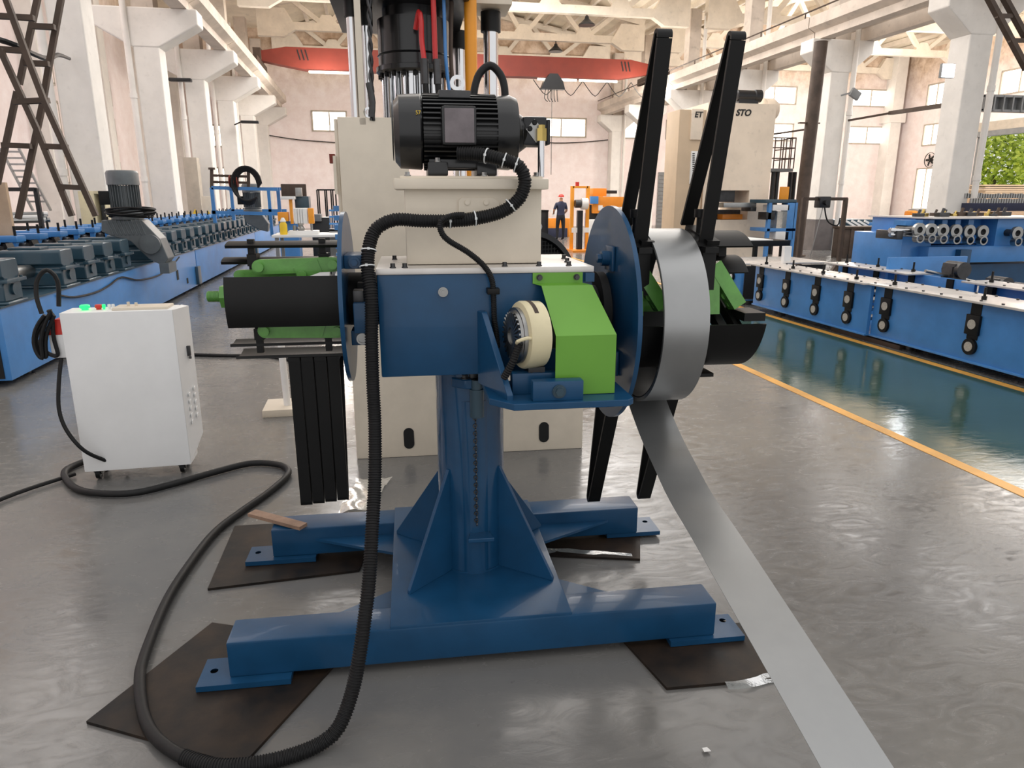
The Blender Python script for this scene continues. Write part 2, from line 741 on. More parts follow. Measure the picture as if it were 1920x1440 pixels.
def window(axis, pos, sgn, a0, a1, z0, z1, pm='pane', nv=2):
    """framed window in an opening; sgn: direction into the room"""
    wn[0] += 1
    r = T('window_%d' % wn[0], None, None)
    struct(r)
    f = .06

    def B(mb, p0, p1, q0, q1, d0, d1):
        lo, hi = sorted((pos + sgn * d0, pos + sgn * d1))
        if axis == 'y':
            mb.box(p0, p1, lo, hi, q0, q1)
        else:
            mb.box(lo, hi, p0, p1, q0, q1)
    mb = MB()
    B(mb, a0 - f, a1 + f, z0 - f, z0 + .02, -.05, .05)
    B(mb, a0 - f, a1 + f, z1 - .02, z1 + f, -.05, .05)
    B(mb, a0 - f, a0 + .02, z0, z1, -.05, .05)
    B(mb, a1 - .02, a1 + f, z0, z1, -.05, .05)
    for k in range(1, nv):
        c = a0 + (a1 - a0) * k / nv
        B(mb, c - .03, c + .03, z0, z1, -.05, .04)
    mb.build('window_frame', 'winframe', r)
    for k in range(nv):
        c0 = a0 + (a1 - a0) * k / nv + .03
        c1 = a0 + (a1 - a0) * (k + 1) / nv - .03
        mb = MB()
        B(mb, c0, c1, z0 + .02, z1 - .02, -.04, -.02)
        mb.build('window_pane', pm, r)


wall_with_holes('wall_far', 'y', YF, .3, XL, XR, 12.6, FW)
for h in FW:
    window('y', YF, -1, *h)
# side wall beyond the left columns
LWn = []
for k in range(0, 8):
    for z0, z1 in ((2.05, 2.85), (3.55, 4.4), (4.95, 5.7)):
        y0 = 8.1 + k * PIT
        if y0 + 1.9 < YF - .5:
            LWn.append((y0, y0 + 1.85, z0, z1))
wall_with_holes('wall_left', 'x', XL - .3, .3, YB, YF, 10.2, LWn)
for h in LWn:
    window('x', XL, 1, *h, pm='panepink')
# right-hand wall of the second bay
RWn = [(37.3, 38.75, 6.7, 7.9), (37.3, 38.65, 4.6, 5.7), (36.6, 38.75, .6, 3.25), (31.0, 34.4, 2.1, 5.0), (31.4, 33.7, 6.75, 7.85)]
wall_with_holes('wall_right', 'x', XR, .3, YB, YF, 10.2, RWn)
window('x', XR, -1, *RWn[0])
window('x', XR, -1, *RWn[1])
window('x', XR, -1, *RWn[2], nv=3)
window('x', XR, -1, *RWn[4])
# tall opening to the yard with its lintel and roller door box
r = T('door_1', None, None)
struct(r)
mb = MB()
mb.box(XR - .25, XR, 30.8, 34.6, 5.0, 5.45)
mb.build('door_lintel', 'winframe', r)
mb = MB()
mb.box(XR - .4, XR - .05, 30.8, 34.6, 4.72, 4.98)
mb.build('shutter_box', 'grey', r)
mb = MB()
mb.box(XR - .12, XR, 34.4, 34.55, 0, 5.0)
mb.build('door_jamb', 'grey', r)
mb = MB()
for z in range(6):
    mb.box(XR - .05, XR + .05, 31, 34.4, .3 + z * .3, .56 + z * .3)
mb.build('door_panel', 'ply', r)

# roofs: sloping slabs with ribs
mb = MB()
for (x0, xm, x1) in ((-4.6, 4.6, 13.9), (13.9, 23.1, XR + .3)):
    za, zb = 9.9, 11.8
    for (a, za_, b, zb_) in ((x0, za, xm, zb), (xm, zb, x1, za)):
        mb.prism([(a, za_), (b, zb_), (b, zb_ + .15), (a, za_ + .15)], 'y', 8.0, YF)
mb.box(XL - .3, -4.6, 8.0, YF, 9.9, 10.05)
ceil_ = struct(mb.build('ceiling', 'roof', smooth=False))
for (x0, xm, x1) in ((-4.6, 4.6, 13.9), (13.9, 23.1, XR)):
    for k in range(1, 9):
        t = k / 9
        for (a, za_, b, zb_) in ((x0, 9.9, xm, 11.8), (xm, 11.8, x1, 9.9)):
            x = a + (b - a) * t
            z = za_ + (zb_ - za_) * t
            MB().box(x - .07, x + .07, 15, YF, z - .22, z + .02).build('roof_rib', 'truss', ceil_, smooth=False)


def bm_truss(xa, xb):
    """concrete truss between columns: chords, webs, gussets (local y = 0)"""
    parts = []
    z0 = 8.95
    L = xb - xa
    n = 6
    mid = (xa + xb) / 2
    bt = [(xa + L * k / n, z0) for k in range(n + 1)]

    def ztop(x):
        return 9.75 + 1.75 * (1 - abs(x - mid) / (L / 2))
    m = MB()
    m.box(xa, xb, -.14, .14, z0 - .16, z0 + .16)
    for x, s in ((xa, 1), (xb, -1)):
        m.prism([(x, z0 - .45), (x + s * 1.1, z0 - .45), (x + s * 1.7, z0 - .1), (x + s * 1.2, z0 + .7), (x, z0 + .7)], 'y', -.16, .16)
    parts.append(('bottom_chord', m))
    m = MB()
    m.bar((xa, 0, ztop(xa)), (mid, 0, ztop(mid)), .26, .28)
    m.bar((mid, 0, ztop(mid)), (xb, 0, ztop(xb)), .26, .28)
    parts.append(('top_chord', m))
    for k in range(n):
        x0, x1 = bt[k][0], bt[k + 1][0]
        xm = (x0 + x1) / 2
        if k > 0:
            m = MB()
            m.bar((x0, 0, z0), (xm, 0, ztop(xm)), .18, .2)
            parts.append(('web_member', m))
        if k < n - 1:
            m = MB()
            m.bar((xm, 0, ztop(xm)), (x1, 0, z0), .18, .2)
            parts.append(('web_member', m))
            m = MB()
            m.prism([(x1 - .5, z0 + .1), (x1 + .5, z0 + .1), (x1 + .2, z0 + .5), (x1 - .2, z0 + .5)], 'y', -.12, .12)
            parts.append(('gusset', m))
    return parts


ordn = ['first', 'second', 'third', 'fourth', 'fifth', 'sixth', 'seventh', 'eighth', 'ninth', 'tenth', 'eleventh', 'twelfth']
tr = None
for bay, (xa, xb) in enumerate(((-4.4, 13.5), (14.3, 31.9))):
    src = None
    for i, k in enumerate((5, 4, 3)):
        y = 15.5 + k * PIT - .35
        lab = ('cream concrete roof truss over the %s, %s from the end wall' % ('crane bay' if bay == 0 else 'bay beyond the crane columns', ordn[i]))
        if src is None:
            src = T('roof_truss', lab, 'truss', (0, y, 0), group='concrete roof trusses')
            for nm, m in bm_truss(xa, xb):
                m.build(nm, 'truss', src, smooth=False)
        else:
            dup(src, (0, y, 0), label=lab)

# columns with corbels (spaced along the hall, same grid both sides)


def column(x0, x1, y, side):
    """side -1: the row on the left (crane side is +x), +1: row on the right (crane side is -x); both rows carry corbels both ways"""
    m = MB()
    d = .62
    m.box(x0, x1, 0, d, 0, 5.05)
    # corbel head
    w = 1.0
    m.prism([(x0, 5.05), (x1, 5.05), (x1 + w, 5.62), (x1 + w, 6.1), (x0 - w, 6.1), (x0 - w, 5.62)], 'y', 0, d)
    return m


cols = {}
for side, (x0, x1) in ((-1, (-5.5, -4.9)), (1, (13.65, 14.25))):
    for k in range(6):
        y = 15.3 + k * PIT - (.6 if k == 5 else 0)
        nm = ('white concrete corbel column in the row behind the blue gearbox line, ' if side < 0 else
              'white concrete corbel column in the row beyond the blue roll former, ') + ('%s from the end wall' % ordn[5 - k])
        r = T('concrete_column', nm, 'column', ((x0 + x1) / 2, y, 0), group='corbel columns carrying the crane beams')
        cx = (x0 + x1) / 2
        m = MB()
        hw = .3
        ov = .97 if side < 0 else .70
        m.box(-hw, hw, 0, .62, 0, 5.25)
        m.build('shaft', 'plaster', r, smooth=False, bevel=.03)
        m = MB()
        m.prism([(-hw, 5.2), (hw, 5.2), (hw + ov, 5.75), (hw + ov, 6.1), (-hw - ov, 6.1), (-hw - ov, 5.75)], 'y', -.02, .64)
        m.build('corbel', 'plaster', r, smooth=False, bevel=.03)
        m = MB()
        m.box(-.24, .26, .06, .56, 6.1, 9.3)
        m.build('upper_shaft', 'beam', r, smooth=False)
        if side > 0:
            m = MB()
            m.box(-hw - .01, hw + .01, -.012, .63, 0, .95)
            m.build('grey_dado', 'greydado', r, smooth=False)
        cols[(side, k)] = r
        # down pipe on the face
        m = MB()
        m.cyl((hw + .1 if side > 0 else -hw - .1, -.06, .0), (hw + .1 if side > 0 else -hw - .1, -.06, 9.0), .075, n=12)
        for z in (2, 4, 6.6):
            m.cyl((hw + .1 if side > 0 else -hw - .1, -.06, z), (hw + .1 if side > 0 else -hw - .1, -.06, z + .12), .09, n=12)
        m.build('downpipe', 'plaster', r)

# pilaster of wall beside the first column of the row
for k in range(0, 6):
    m = MB()
    m.box(XL, XL + .5, 13.0 + k * PIT, 13.6 + k * PIT, 0, 9.9)
    struct(m.build('trim_2', 'plaster', smooth=False))
# pilasters on the right wall and the thin wall column of the far corner
m = MB()
m.box(31.2, 31.9, 40.2, 41, 0, 9.9)
m.box(31.0, 32.1, 40.1, 41, 6.0, 6.6)
struct(m.build('trim_3', 'plaster', smooth=False))
m = MB()
m.box(31.6, 32.3, 35.1, 35.8, 0, 9.9)
struct(m.build('trim_4', 'plaster', smooth=False))

# crane runway beams and rails
for x0, x1, zz, lab in ((-4.75, -3.93, 0, 'long stained concrete crane beam over the gearbox line columns'),
                        (12.95, 13.75, 1, 'long stained concrete crane beam on the columns beyond the coil machine')):
    r = T('runway_beam', lab, 'beam', ((x0 + x1) / 2, 10, 6.1))
    w = (x1 - x0) / 2
    for k in range(-1, 5):
        m = MB()
        y0 = 15.6 + k * PIT - 10
        m.prism([(-w, .32), (-w, .62), (w, .62), (w, .32), (w * .45, .2), (w * .45, 0), (-w * .45, 0), (-w * .45, .2)], 'y', y0 + .02, y0 + PIT - .02)
        m.build('beam_segment', 'beam', r, smooth=False)
    m = MB()
    m.box(-.04, .04, .5, 31, .62, .72)
    m.build('rail', 'brown', r, smooth=False)
    if zz:
        m = MB()
        m.cyl((-w + .03, .5, .78), (-w + .03, 31, .78), .022, n=6)
        for k in range(12):
            m.cyl((-w + .03, 1 + k * 2.5, .62), (-w + .03, 1 + k * 2.5, .8), .02, n=6)
        m.build('conductor_rail', 'brown', r)
        # deep second beam of the neighbouring bay
for k in (0,):
    r = T('runway_beam', 'deeper grey crane beam of the neighbouring bay, on the outer corbels', 'beam', (14.85, 10, 6.1))
    for k in range(-1, 5):
        m = MB()
        y0 = 15.6 + k * PIT - 10
        m.prism([(-.3, .45), (-.3, .75), (.3, .75), (.3, .45), (.16, .35), (.16, 0), (-.16, 0), (-.16, .35)], 'y', y0 + .02, y0 + PIT - .02)
        m.build('beam_segment', 'beam', r, smooth=False)

# red travelling crane
cr = T('travelling_crane', 'red box girder travelling crane spanning the hall', 'crane', (4.5, 33.6, 6.83))
m = MB()
hwid = 8.85
m.prism([(-hwid, .62), (-hwid, .35), (-hwid + .9, .18), (-hwid + 2.0, -.0), (hwid - 2.0, -.0), (hwid - .9, .18), (hwid, .35), (hwid, .62), (hwid - 1.3, .85), (-hwid + 1.3, .85)], 'y', -.3, .3)
m.build('girder', 'red', cr, smooth=False)
for s in (-1, 1):
    m = MB()
    m.box(s * (hwid - .1) - .18, s * (hwid - .1) + .18, -1.5, 1.5, .0, .3)
    m.box(s * (hwid - .15) - .15, s * (hwid - .15) + .15, -.5, .5, .3, .75)
    m.build('end_carriage', 'brown', cr, smooth=False)
    for j in range(3):
        m = MB()
        a = s * (hwid - 1.75) + j * .16
        m.bar((a, -.31, .75), (a + .1, -.31, .35), .05, .02, up=(0, 1, 0))
        m.build('hazard_stripe', 'letter', cr)
for u in (622, 1045, 1122):
    p = at(u, 163, 33.2)
    m = MB()
    m.cyl((p.x - 4.5 - .9, -.35, -.1), (p.x - 4.5 + .9, -.35, -.1), .05, n=8)
    m.build('tube_lamp', 'lamp', cr)
m = MB()
p0 = at(1000, 178, 33.2) - Vector((4.5, 33.6, 6.83))
for j in range(6):
    a = p0.x + j * 1.15
    m.tube([(a, -.35, -.12), (a + .3, -.35, -.5), (a + .6, -.35, -.75), (a + .85, -.35, -.5), (a + 1.15, -.35, -.12)], .018, n=5, step=.2)
m.build('festoon_cable', 'black', cr)
# hoist with hook block
hp = at(1036, 185, 33.0) - Vector((4.5, 33.6, 6.83))
m = MB()
m.prism([(hp.x - .55, -.55), (hp.x + .55, -.55), (hp.x + .45, -.2), (hp.x + .2, .1), (hp.x - .15, .1), (hp.x - .4, -.2)], 'y', -.7, -.35)
for j in range(5):
    m.tube([(hp.x - .3 + j * .13, -.5, -.55), (hp.x - .35 + j * .15, -.5, -.9), (hp.x - .2 + j * .12, -.5, -1.05)], .018, n=5, step=.2)
m.cyl((hp.x, -.5, -.55), (hp.x, -.5, -4.2), .015, n=5)
m.build('hoist', 'grille', cr)

# ceiling lamps hanging from the trusses
for i, (u, v, Y) in enumerate(((1100, 48, 30.54), (1042, 97, 35.67))):
    p = at(u, v, Y)
    r = T('pendant_lamp', 'dark bell pendant lamp under the %s truss' % ('nearer' if i == 0 else 'farther'), 'lamp', p, group='bell pendant lamps')
    MB().lathe((0, 0, 0), (0, 0, 1), [(0, .34), (.05, .33), (.15, .2), (.25, .1), (.35, .07)], 16).build('lamp_shade', 'grille', r)
    MB().cyl((0, 0, .35), (0, 0, 8.9 - p.z), .03, n=6).build('drop_rod', 'brown', r)

# ================================================================== THE DECOILER  (machine frame: x along the mandrels, y away from the camera)
O = Vector((.33, 2.62, 0))
A = math.radians(-3.0)
dc = T('decoiler', 'dark blue double-headed coil unwinding machine on an H-shaped base', 'decoiler', O, A)


def hexbolt(m, p, d, r=.012, h=.012):
    p, d = Vector(p), Vector(d).normalized()
    m.cyl(p, p + d * .003, r * 1.35, n=16)
    m.cyl(p + d * .003, p + d * h, r, n=6)


for nm, (x0, x1, y0, y1) in (('base_beam', (-.845, .875, -.455, -.315)), ('base_beam', (-.850, .848, .385, .53))):
    MB().box(x0, x1, y0, y1, .034, .167, .008).build(nm, 'blue', dc)
for (x0, x1, y0, y1, hx, hy) in ((-.945, -.64, -.49, -.34, -.905, -.41), (.70, .985, -.475, -.33, .945, -.37), (-.965, -.66, .355, .50, -.925, .44), (.70, .965, .39, .55, .925, .5)):
    # plate with a bolt hole
    bm = MB()
    n = 16
    xs = [hx - (.04), x1 if hx < 0 else hx + .04]
    if hx < 0:
        bm.box(x0, hx - .028, y0, y1, .014, .034).box(hx + .028, x1, y0, y1, .014, .034)
        bm.box(hx - .028, hx + .028, y0, hy - .028, .014, .034).box(hx - .028, hx + .028, hy + .028, y1, .014, .034)
    else:
        bm.box(x0, hx - .028, y0, y1, .014, .034).box(hx + .028, x1, y0, y1, .014, .034)
        bm.box(hx - .028, hx + .028, y0, hy - .028, .014, .034).box(hx - .028, hx + .028, hy + .028, y1, .014, .034)
    # square recess corners filled into a round hole
    vs, fs = [], []
    for q in range(4):
        for i in range(5):
            a = (q * 90 + i * 22.5) * PI / 180
            vs.append((hx + .013 * math.cos(a), hy + .013 * math.sin(a), .034))
        cxy = ((1, 1), (-1, 1), (-1, -1), (1, -1))[q]
        vs.append((hx + cxy[0] * .028, hy + cxy[1] * .028, .034))
        b = q * 6
        for i in range(4):
            fs.append([b + i, b + i + 1, b + 5])
    for q in range(4):
        fs.append([q * 6 + 4, q * 6 + 5, ((q + 1) % 4) * 6 + 5])
    bm.add(vs, fs)
    fp = bm.build('foot_plate', 'blue', dc, smooth=False)
    MB().cyl((hx, hy, .0145), (hx, hy, .018), .026, n=12).build('anchor_hole', 'dark', fp)
MB().box(-.305, .335, -.452, .532, .04, .176, .004).build('base_plate', 'blue', dc)
for pts in (((-.30, -.315), (-.62, -.315), (-.30, -.10)), ((.335, -.315), (.64, -.315), (.335, -.10)), ((-.30, .385), (-.66, .385), (-.30, .2)), ((.335, .385), (.70, .385), (.335, .2))):
    MB().prism(pts, 'z', .10, .112).build('brace_plate', 'blue', dc, smooth=False)
# post: big tube, smaller guide tube in front, adjusting screw
MB().lathe((.018, .0, .176), (0, 0, 1), [(0, .13), (.83, .13)], 56).build('post', 'bluegloss', dc)
gt = MB().lathe((.022, -.075, .176), (0, 0, 1), [(0, .066), (.70, .066)], 40).build('guide_tube', 'bluegloss', dc)
MB().prism([(.022 + .085 * math.cos(a * PI / 4 + .39), -.085 + .08 * math.sin(a * PI / 4 + .39)) for a in range(8)], 'z', .93, .965).build('collar_plate', 'blue', dc, bevel=.004)
screw('collar_bolt', 'dsteel', dc, [(.022 + .062 * math.cos(a * PI / 3), -.085 + .058 * math.sin(a * PI / 3), .965) for a in range(6)], .012, .014)
MB().cyl((.022, -.1, .965), (.022, -.1, 1.01), .034, n=20).build('screw_nut', 'dsteel', dc)
js = MB().cyl((.031, -.155, .825), (.031, -.155, .93), .026, n=24).cyl((.031, -.155, .93), (.031, -.155, .965), .02, n=20).build('adjusting_sleeve', 'teal', dc)
ch = MB()
for i in range(30):
    z = .815 - i * .0146
    ch.ring((.024, -.146, z), (1, 0, 0) if i % 2 else (0, 1, 0), .0085, .0045, .004, n=8)
ch.build('lifting_chain', 'dsteel', dc)
MB().prism([(-.012, -.19), (.088, -.19), (.075, -.13), (.0, -.13)], 'z', .335, .352).build('chain_bracket', 'blue', dc, bevel=.003)
# fins from post to base plate
for ang, zt, out in ((-136, .60, .36), (-38, .60, .37), (140, .56, .40), (36, .54, .40)):
    a = math.radians(ang)
    d = Vector((math.cos(a), math.sin(a), 0))
    nrm = Vector((-d.y, d.x, 0)) * .007
    c = Vector((.018, 0, 0))
    pts = [c + d * .12 + Vector((0, 0, .176)), c + d * out + Vector((0, 0, .176)), c + d * out + Vector((0, 0, .19)), c + d * .135 + Vector((0, 0, zt)), c + d * .12 + Vector((0, 0, zt))]
    vs = [p + nrm for p in pts] + [p - nrm for p in pts]
    n = 5
    MB().add(vs, [list(range(n)), list(range(n, 2 * n))[::-1]] + [[i, (i + 1) % n, n + (i + 1) % n, n + i] for i in range(n)]).build('post_gusset', 'blue', dc, smooth=False, bevel=.002)
    # weld bead
wb = MB()
wb.ring((.018, 0, .174), (0, 0, 1), .136, .128, .008, n=40)
wb.build('weld_bead', 'blue', dc)
# head box
MB().box(-.303, .434, -.22, .22, 1.0, 1.352, .006).build('gear_housing', 'blue', dc)
MB().box(-.306, .437, -.224, .32, 1.352, 1.372, .002).build('cover_plate', 'topplate', dc)
screw('cap_screw', 'dsteel', dc, [(x, y, 1.372) for x, y in ((-.25, -.19), (-.21, -.19), (.13, -.19), (.25, -.19), (.355, -.19), (.38, -.05), (.40, .1), (-.25, .15), (.28, .25))], .008, .015, hexa=False)
m = MB()
hexbolt(m, (-.085, -.224, 1.292), (0, -1, 0), .0125, .01)
m.cyl((-.085, -.234, 1.292), (-.085, -.239, 1.292), .007, n=12)
m.build('oil_plug', 'steel', dc)
# side bracket: upright web and shelf
wq = [(.03, -.221, 1.225), (.03, -.221, .97), (.10, -.475, .97), (.10, -.475, .99), (.042, -.255, 1.225)]
wv = [Vector(p) for p in wq] + [Vector(p) + Vector((.02, .006, 0)) for p in wq]
MB().add(wv, [[0, 1, 2, 3, 4], [9, 8, 7, 6, 5]] + [[k, (k + 1) % 5, 5 + (k + 1) % 5, 5 + k] for k in range(5)]).build('bracket_web', 'blue', dc, smooth=False, bevel=.002)
MB().prism([(.045, -.22), (.045, -.44), (.115, -.52), (.485, -.52), (.51, -.495), (.51, -.22)], 'z', .952, .974).build('bracket_shelf', 'blue', dc, smooth=False, bevel=.002)
# disc brake seen beside the green guard
bk = MB().lathe((.148, -.36, 1.165), (1, 0, 0), [(0, .09), (.006, .108), (.014, .112), (.075, .108), (.08, .095)], 44).build('brake_drum', 'cream', dc)
m = MB().cyl((.136, -.36, 1.165), (.150, -.36, 1.165), .092, n=40).cyl((.128, -.36, 1.165), (.137, -.36, 1.165), .08, .086, n=40)
for i in range(28):
    a = i * 2 * PI / 28
    c = Vector((.126, -.36, 1.165))
    e = Vector((0, math.cos(a), math.sin(a)))
    m.bar(c + e * .028, c + e * .078, .006, .008, up=(1, 0, 0))
m.build('finned_rotor', 'steel', bk)
m = MB().ring((.176, -.36, 1.165), (1, 0, 0), .1115, .107, .014, n=14, a0=math.radians(-55), a1=math.radians(5), ref=(0, -.6, .8))
m.build('rating_label', 'brown', bk)
m = MB().tube([(.118, -.43, 1.15), (.11, -.455, 1.165), (.14, -.465, 1.175), (.16, -.455, 1.168)], .006, n=8)
m.build('lead_wire', 'cream', bk)
m = MB().tube([(.12, -.44, 1.155), (.10, -.44, 1.10), (.075, -.42, 1.04)], .013, n=10, corr=(.008, .002))
m.build('lead_conduit', 'rubber', bk)
_p = Vector((.20, -.36, 1.165))
bk.rotation_euler.z = math.radians(13)
bk.location = _p - Matrix.Rotation(math.radians(13), 3, 'Z') @ _p
MB().cyl((.22, -.35, 1.155), (.285, -.35, 1.155), .042, n=30).cyl((.285, -.35, 1.155), (.455, -.35, 1.155), .028, n=20).build('brake_shaft', 'dsteel', dc)
m = MB().box(.18, .235, -.40, -.33, 1.02, 1.062).cyl((.205, -.37, .985), (.205, -.37, 1.03), .02, n=16)
for x in (.19, .222):
    m.cyl((x, -.402, 1.04), (x, -.408, 1.04), .006, n=8)
m.build('torque_arm', 'dsteel', dc)
MB().box(.125, .335, -.41, -.36, .974, 1.045, .003).build('clamp_block', 'blue', dc)
m = MB().box(.178, .342, -.50, -.455, .974, 1.038, .003).build('clamp_block', 'blue', dc)
q = MB().cyl((.262, -.502, 1.006), (.262, -.507, 1.006), .022, n=24)
hexbolt(q, (.262, -.507, 1.006), (0, -1, 0), .014, .012)
q.build('clamp_bolt', 'teal', m)
# green sheet guard, folded
x0, x1 = .262, .462
prof = [(-.226, 1.352), (-.226, 1.316), (-.262, 1.312), (-.44, 1.172), (-.44, .976)]
m = MB()
t = .004
vs = []
for i, (y, z) in enumerate(prof):
    xa, xb = (x0 - .04, x1 - .065) if i < 2 else ((x0 - .016, x1 - .04) if i == 2 else (x0, x1))
    vs += [(xa, y, z), (xb, y, z), (xa, y + t, z - t * .3), (xb, y + t, z - t * .3)]
fs = []
for i in range(len(prof) - 1):
    a, b = i * 4, (i + 1) * 4
    fs += [[a, a + 1, b + 1, b], [a + 2, b + 2, b + 3, a + 3], [a, b, b + 2, a + 2], [a + 1, a + 3, b + 3, b + 1]]
fs += [[0, 2, 3, 1], [16, 17, 19, 18]]
m.add(vs, fs)
gd = m.build('sheet_guard', 'green', dc, smooth=False)
screw('guard_screw', 'dsteel', gd, [(x, -.227, 1.336) for x in (.245, .375)], .008, .012, (0, -1, 0))
MB().box(.405, .436, -.236, -.2, 1.32, 1.35).build('lug', 'blue', dc)

# ---- the two flange discs
m = MB().ring((.546, 0, 1.172), (1, 0, 0), .40, .15, .016, n=96)
m.cyl((.546, 0, 1.172), (.562, 0, 1.172), .152, n=48)
fr = m.build('flange_disc', 'blue', dc)
for a in (105, 225, 345):
    q = MB()
    e = Vector((0, math.cos(math.radians(a)), math.sin(math.radians(a))))
    c = Vector((.545, 0, 1.172)) + e * .22
    q.box(c.x - .012, c.x, c.y - .05, c.y + .05, c.z - .045, c.z + .045, .004)
    q.cyl(c - Vector((.012, 0, 0)), c - Vector((.04, 0, 0)), .028, n=20)
    q.cyl(c - Vector((.04, 0, 0)), c - Vector((.055, 0, 0)), .018, n=6)
    q.build('pivot_lug', 'blue', fr)
MB().ring((-.425, 0, 1.25), (1, 0, 0), .303, .06, .014, n=80).build('flange_disc', 'blue', dc)
# shafts and hubs
MB().cyl((.42, 0, 1.18), (.55, 0, 1.18), .10, n=36).cyl((.5, 0, 1.18), (.53, 0, 1.18), .15, n=36).build('spindle_hub', 'dark', dc)
MB().cyl((-.42, 0, 1.245), (-.30, 0, 1.245), .095, n=36).build('spindle_hub', 'dark', dc)
MB().box(-.375, -.30, -.12, -.07, 1.175, 1.315).build('bearing_bracket', 'dark', dc)
m = MB().box(-.41, -.345, -.19, -.02, 1.37, 1.415, .003)
m.build('hinge_lug', 'blue', dc)
m = MB().cyl((-.375, -.192, 1.392), (-.375, -.204, 1.392), .019, n=20).cyl((-.375, -.204, 1.392), (-.375, -.212, 1.392), .012, n=6)
m.build('pivot_pin', 'blue', dc)
MB().box(-.385, -.31, -.24, -.12, 1.16, 1.262, .004).build('slide_block', 'blue', dc)
MB().box(-.385, -.35, -.215, -.15, 1.262, 1.30, .003).build('slide_block', 'dsteel', dc)
m = MB().box(-.40, -.33, -.19, -.10, 1.11, 1.16, .003).build('hinge_lug', 'blue', dc)
m = MB().cyl((-.362, -.192, 1.135), (-.362, -.204, 1.135), .02, n=20).ring((-.362, -.205, 1.135), (0, -1, 0), .02, .014, .004, n=16)
m.build('pivot_pin', 'steel', dc)


def arc_shell(xa, xb, zc, R, a0, a1, t=.008, ref=(0, 0, 1)):
    """shell plate; angles in degrees measured from up (0,0,1) towards the camera (0,-1,0)"""
    m = MB()
    n = 18
    vs, fs = [], []
    for i in range(n + 1):
        a = math.radians(a0 + (a1 - a0) * i / n)
        e = Vector((0, -math.sin(a), math.cos(a)))
        for r, x in ((R - t, xa), (R, xa), (R, xb), (R - t, xb)):
            vs.append(Vector((x, 0, zc)) + e * r)
    for i in range(n):
        for k in range(4):
            fs.append([i * 4 + k, (i + 1) * 4 + k, (i + 1) * 4 + (k + 1) % 4, i * 4 + (k + 1) % 4])
    fs += [[0, 1, 2, 3], [n * 4 + 3, n * 4 + 2, n * 4 + 1, n * 4]]
    return m.add(vs, fs)


# ---- left mandrel
ZL = 1.262
arc_shell(-.797, -.432, ZL, .215, 66, 112, .006).build('mandrel_segment', 'black', dc)
for R_, a0_, a1_, xe in ((.192, -16, 20, -.815), (.137, -22, 24, -.835), (.180, 166, 196, -.835), (.224, 164, 198, -.815)):
    arc_shell(xe, -.432, ZL, R_, a0_, a1_, .010).build('mandrel_segment', 'black', dc)
MB().cyl((-.86, 0, 1.262), (-.42, 0, 1.262), .028, n=24).build('mandrel_shaft', 'dgreen', dc)
m = MB().cyl((-.905, 0, 1.262), (-.855, 0, 1.262), .017, n=20)
for i in range(10):
    m.cyl((-.902 + i * .0045, 0, 1.262), (-.900 + i * .0045, 0, 1.262), .0195, n=20)
m.build('threaded_end', 'dgreen', dc)
MB().cyl((-.857, 0, 1.262), (-.84, 0, 1.262), .043, n=6).build('shaft_nut', 'dgreen', dc)


def link(m, a, b, w, t):
    """rounded link bar between a and b (in x,z), at y; thickness t in y"""
    m.bar(a, b, t, w)
    for p in (a, b):
        m.cyl((p[0], p[1] - t / 2 - .001, p[2]), (p[0], p[1] + t / 2 + .001, p[2]), w * .5, n=18)


for y0, dz, sg in ((-.09, .105, 1), (-.09, -.115, -1)):
    m = MB()
    zc = ZL + sg * .098
    link(m, (-.775, y0 + .03, zc - sg * .018), (-.56, y0 + .03, zc - sg * .016), .036, .026)
    link(m, (-.70, y0, zc + .012 * sg), (-.455, y0, zc + .018 * sg), .05, .022)
    m.bar((-.58, y0 - .005, zc - .012 * sg), (-.50, y0 - .005, zc + .016 * sg), .02, .045)
    lk = m.build('expansion_link', 'dgreen', dc)
    many(MB().cyl((0, 0, 0), (0, -.016, 0), .016, n=20).build('pivot_bolt', 'dgreen', lk), lk, [(-.70, y0 - .012, zc + .012 * sg), (-.455, y0 - .012, zc + .018 * sg), (-.56, y0 - .012, zc - .016 * sg)])
for x in (-.735, -.495):
    for sg in (1, -1):
        m = MB()
        m.bar((x, -.03, ZL + sg * .095), (x, -.03, ZL + sg * .2), .022, .022)
        m.box(x - .012, x + .02, -.06, .0, ZL + sg * .13 - .02, ZL + sg * .13 + .02)
        m.build('radial_strut', 'black', dc)
    MB().bar((x, -.05, ZL), (x, -.205, ZL), .02, .03).build('radial_strut', 'black', dc)

# ---- right mandrel
ZR = 1.222
arc_shell(.57, 1.075, ZR, .262, 104, 166, .007).build('mandrel_segment', 'black', dc)
arc_shell(.57, 1.05, ZR, .258, -35, 36, .007).build('mandrel_segment', 'black', dc)
arc_shell(.57, 1.05, ZR, .258, -160, -95, .007).build('mandrel_segment', 'black', dc)
arc_shell(.90, 1.055, ZR, .165, -20, 48, .007).build('inner_segment', 'black', dc)
MB().cyl((.56, 0, ZR - .02), (1.02, 0, ZR - .02), .03, n=24).build('mandrel_shaft', 'dgreen', dc)
for x in (.61, .90):
    m = MB()
    m.bar((x + .01, -.12, ZR + .14), (x + .105, -.15, ZR - .01), .05, .075, up=(0, 1, 0))
    m.bar((x, -.12, ZR + .14), (x, -.15, ZR - .04), .05, .07, up=(0, 1, 0))
    lk = m.build('expansion_link', 'dgreen', dc)
many(MB().cyl((0, 0, 0), (0, -.02, 0), .016, n=18).build('pivot_bolt', 'dgreen', lk), lk, [(x + dx, -.125, ZR + dz) for x in (.61, .90) for dx, dz in ((.03, .075), (.085, .0), (.06, .03))])
for x in (.61, .90):
    MB().cyl((x + .05, -.13, ZR + .045), (x + .115, -.13, ZR + .025), .014, n=12).build('link_pin', 'dgreen', lk)
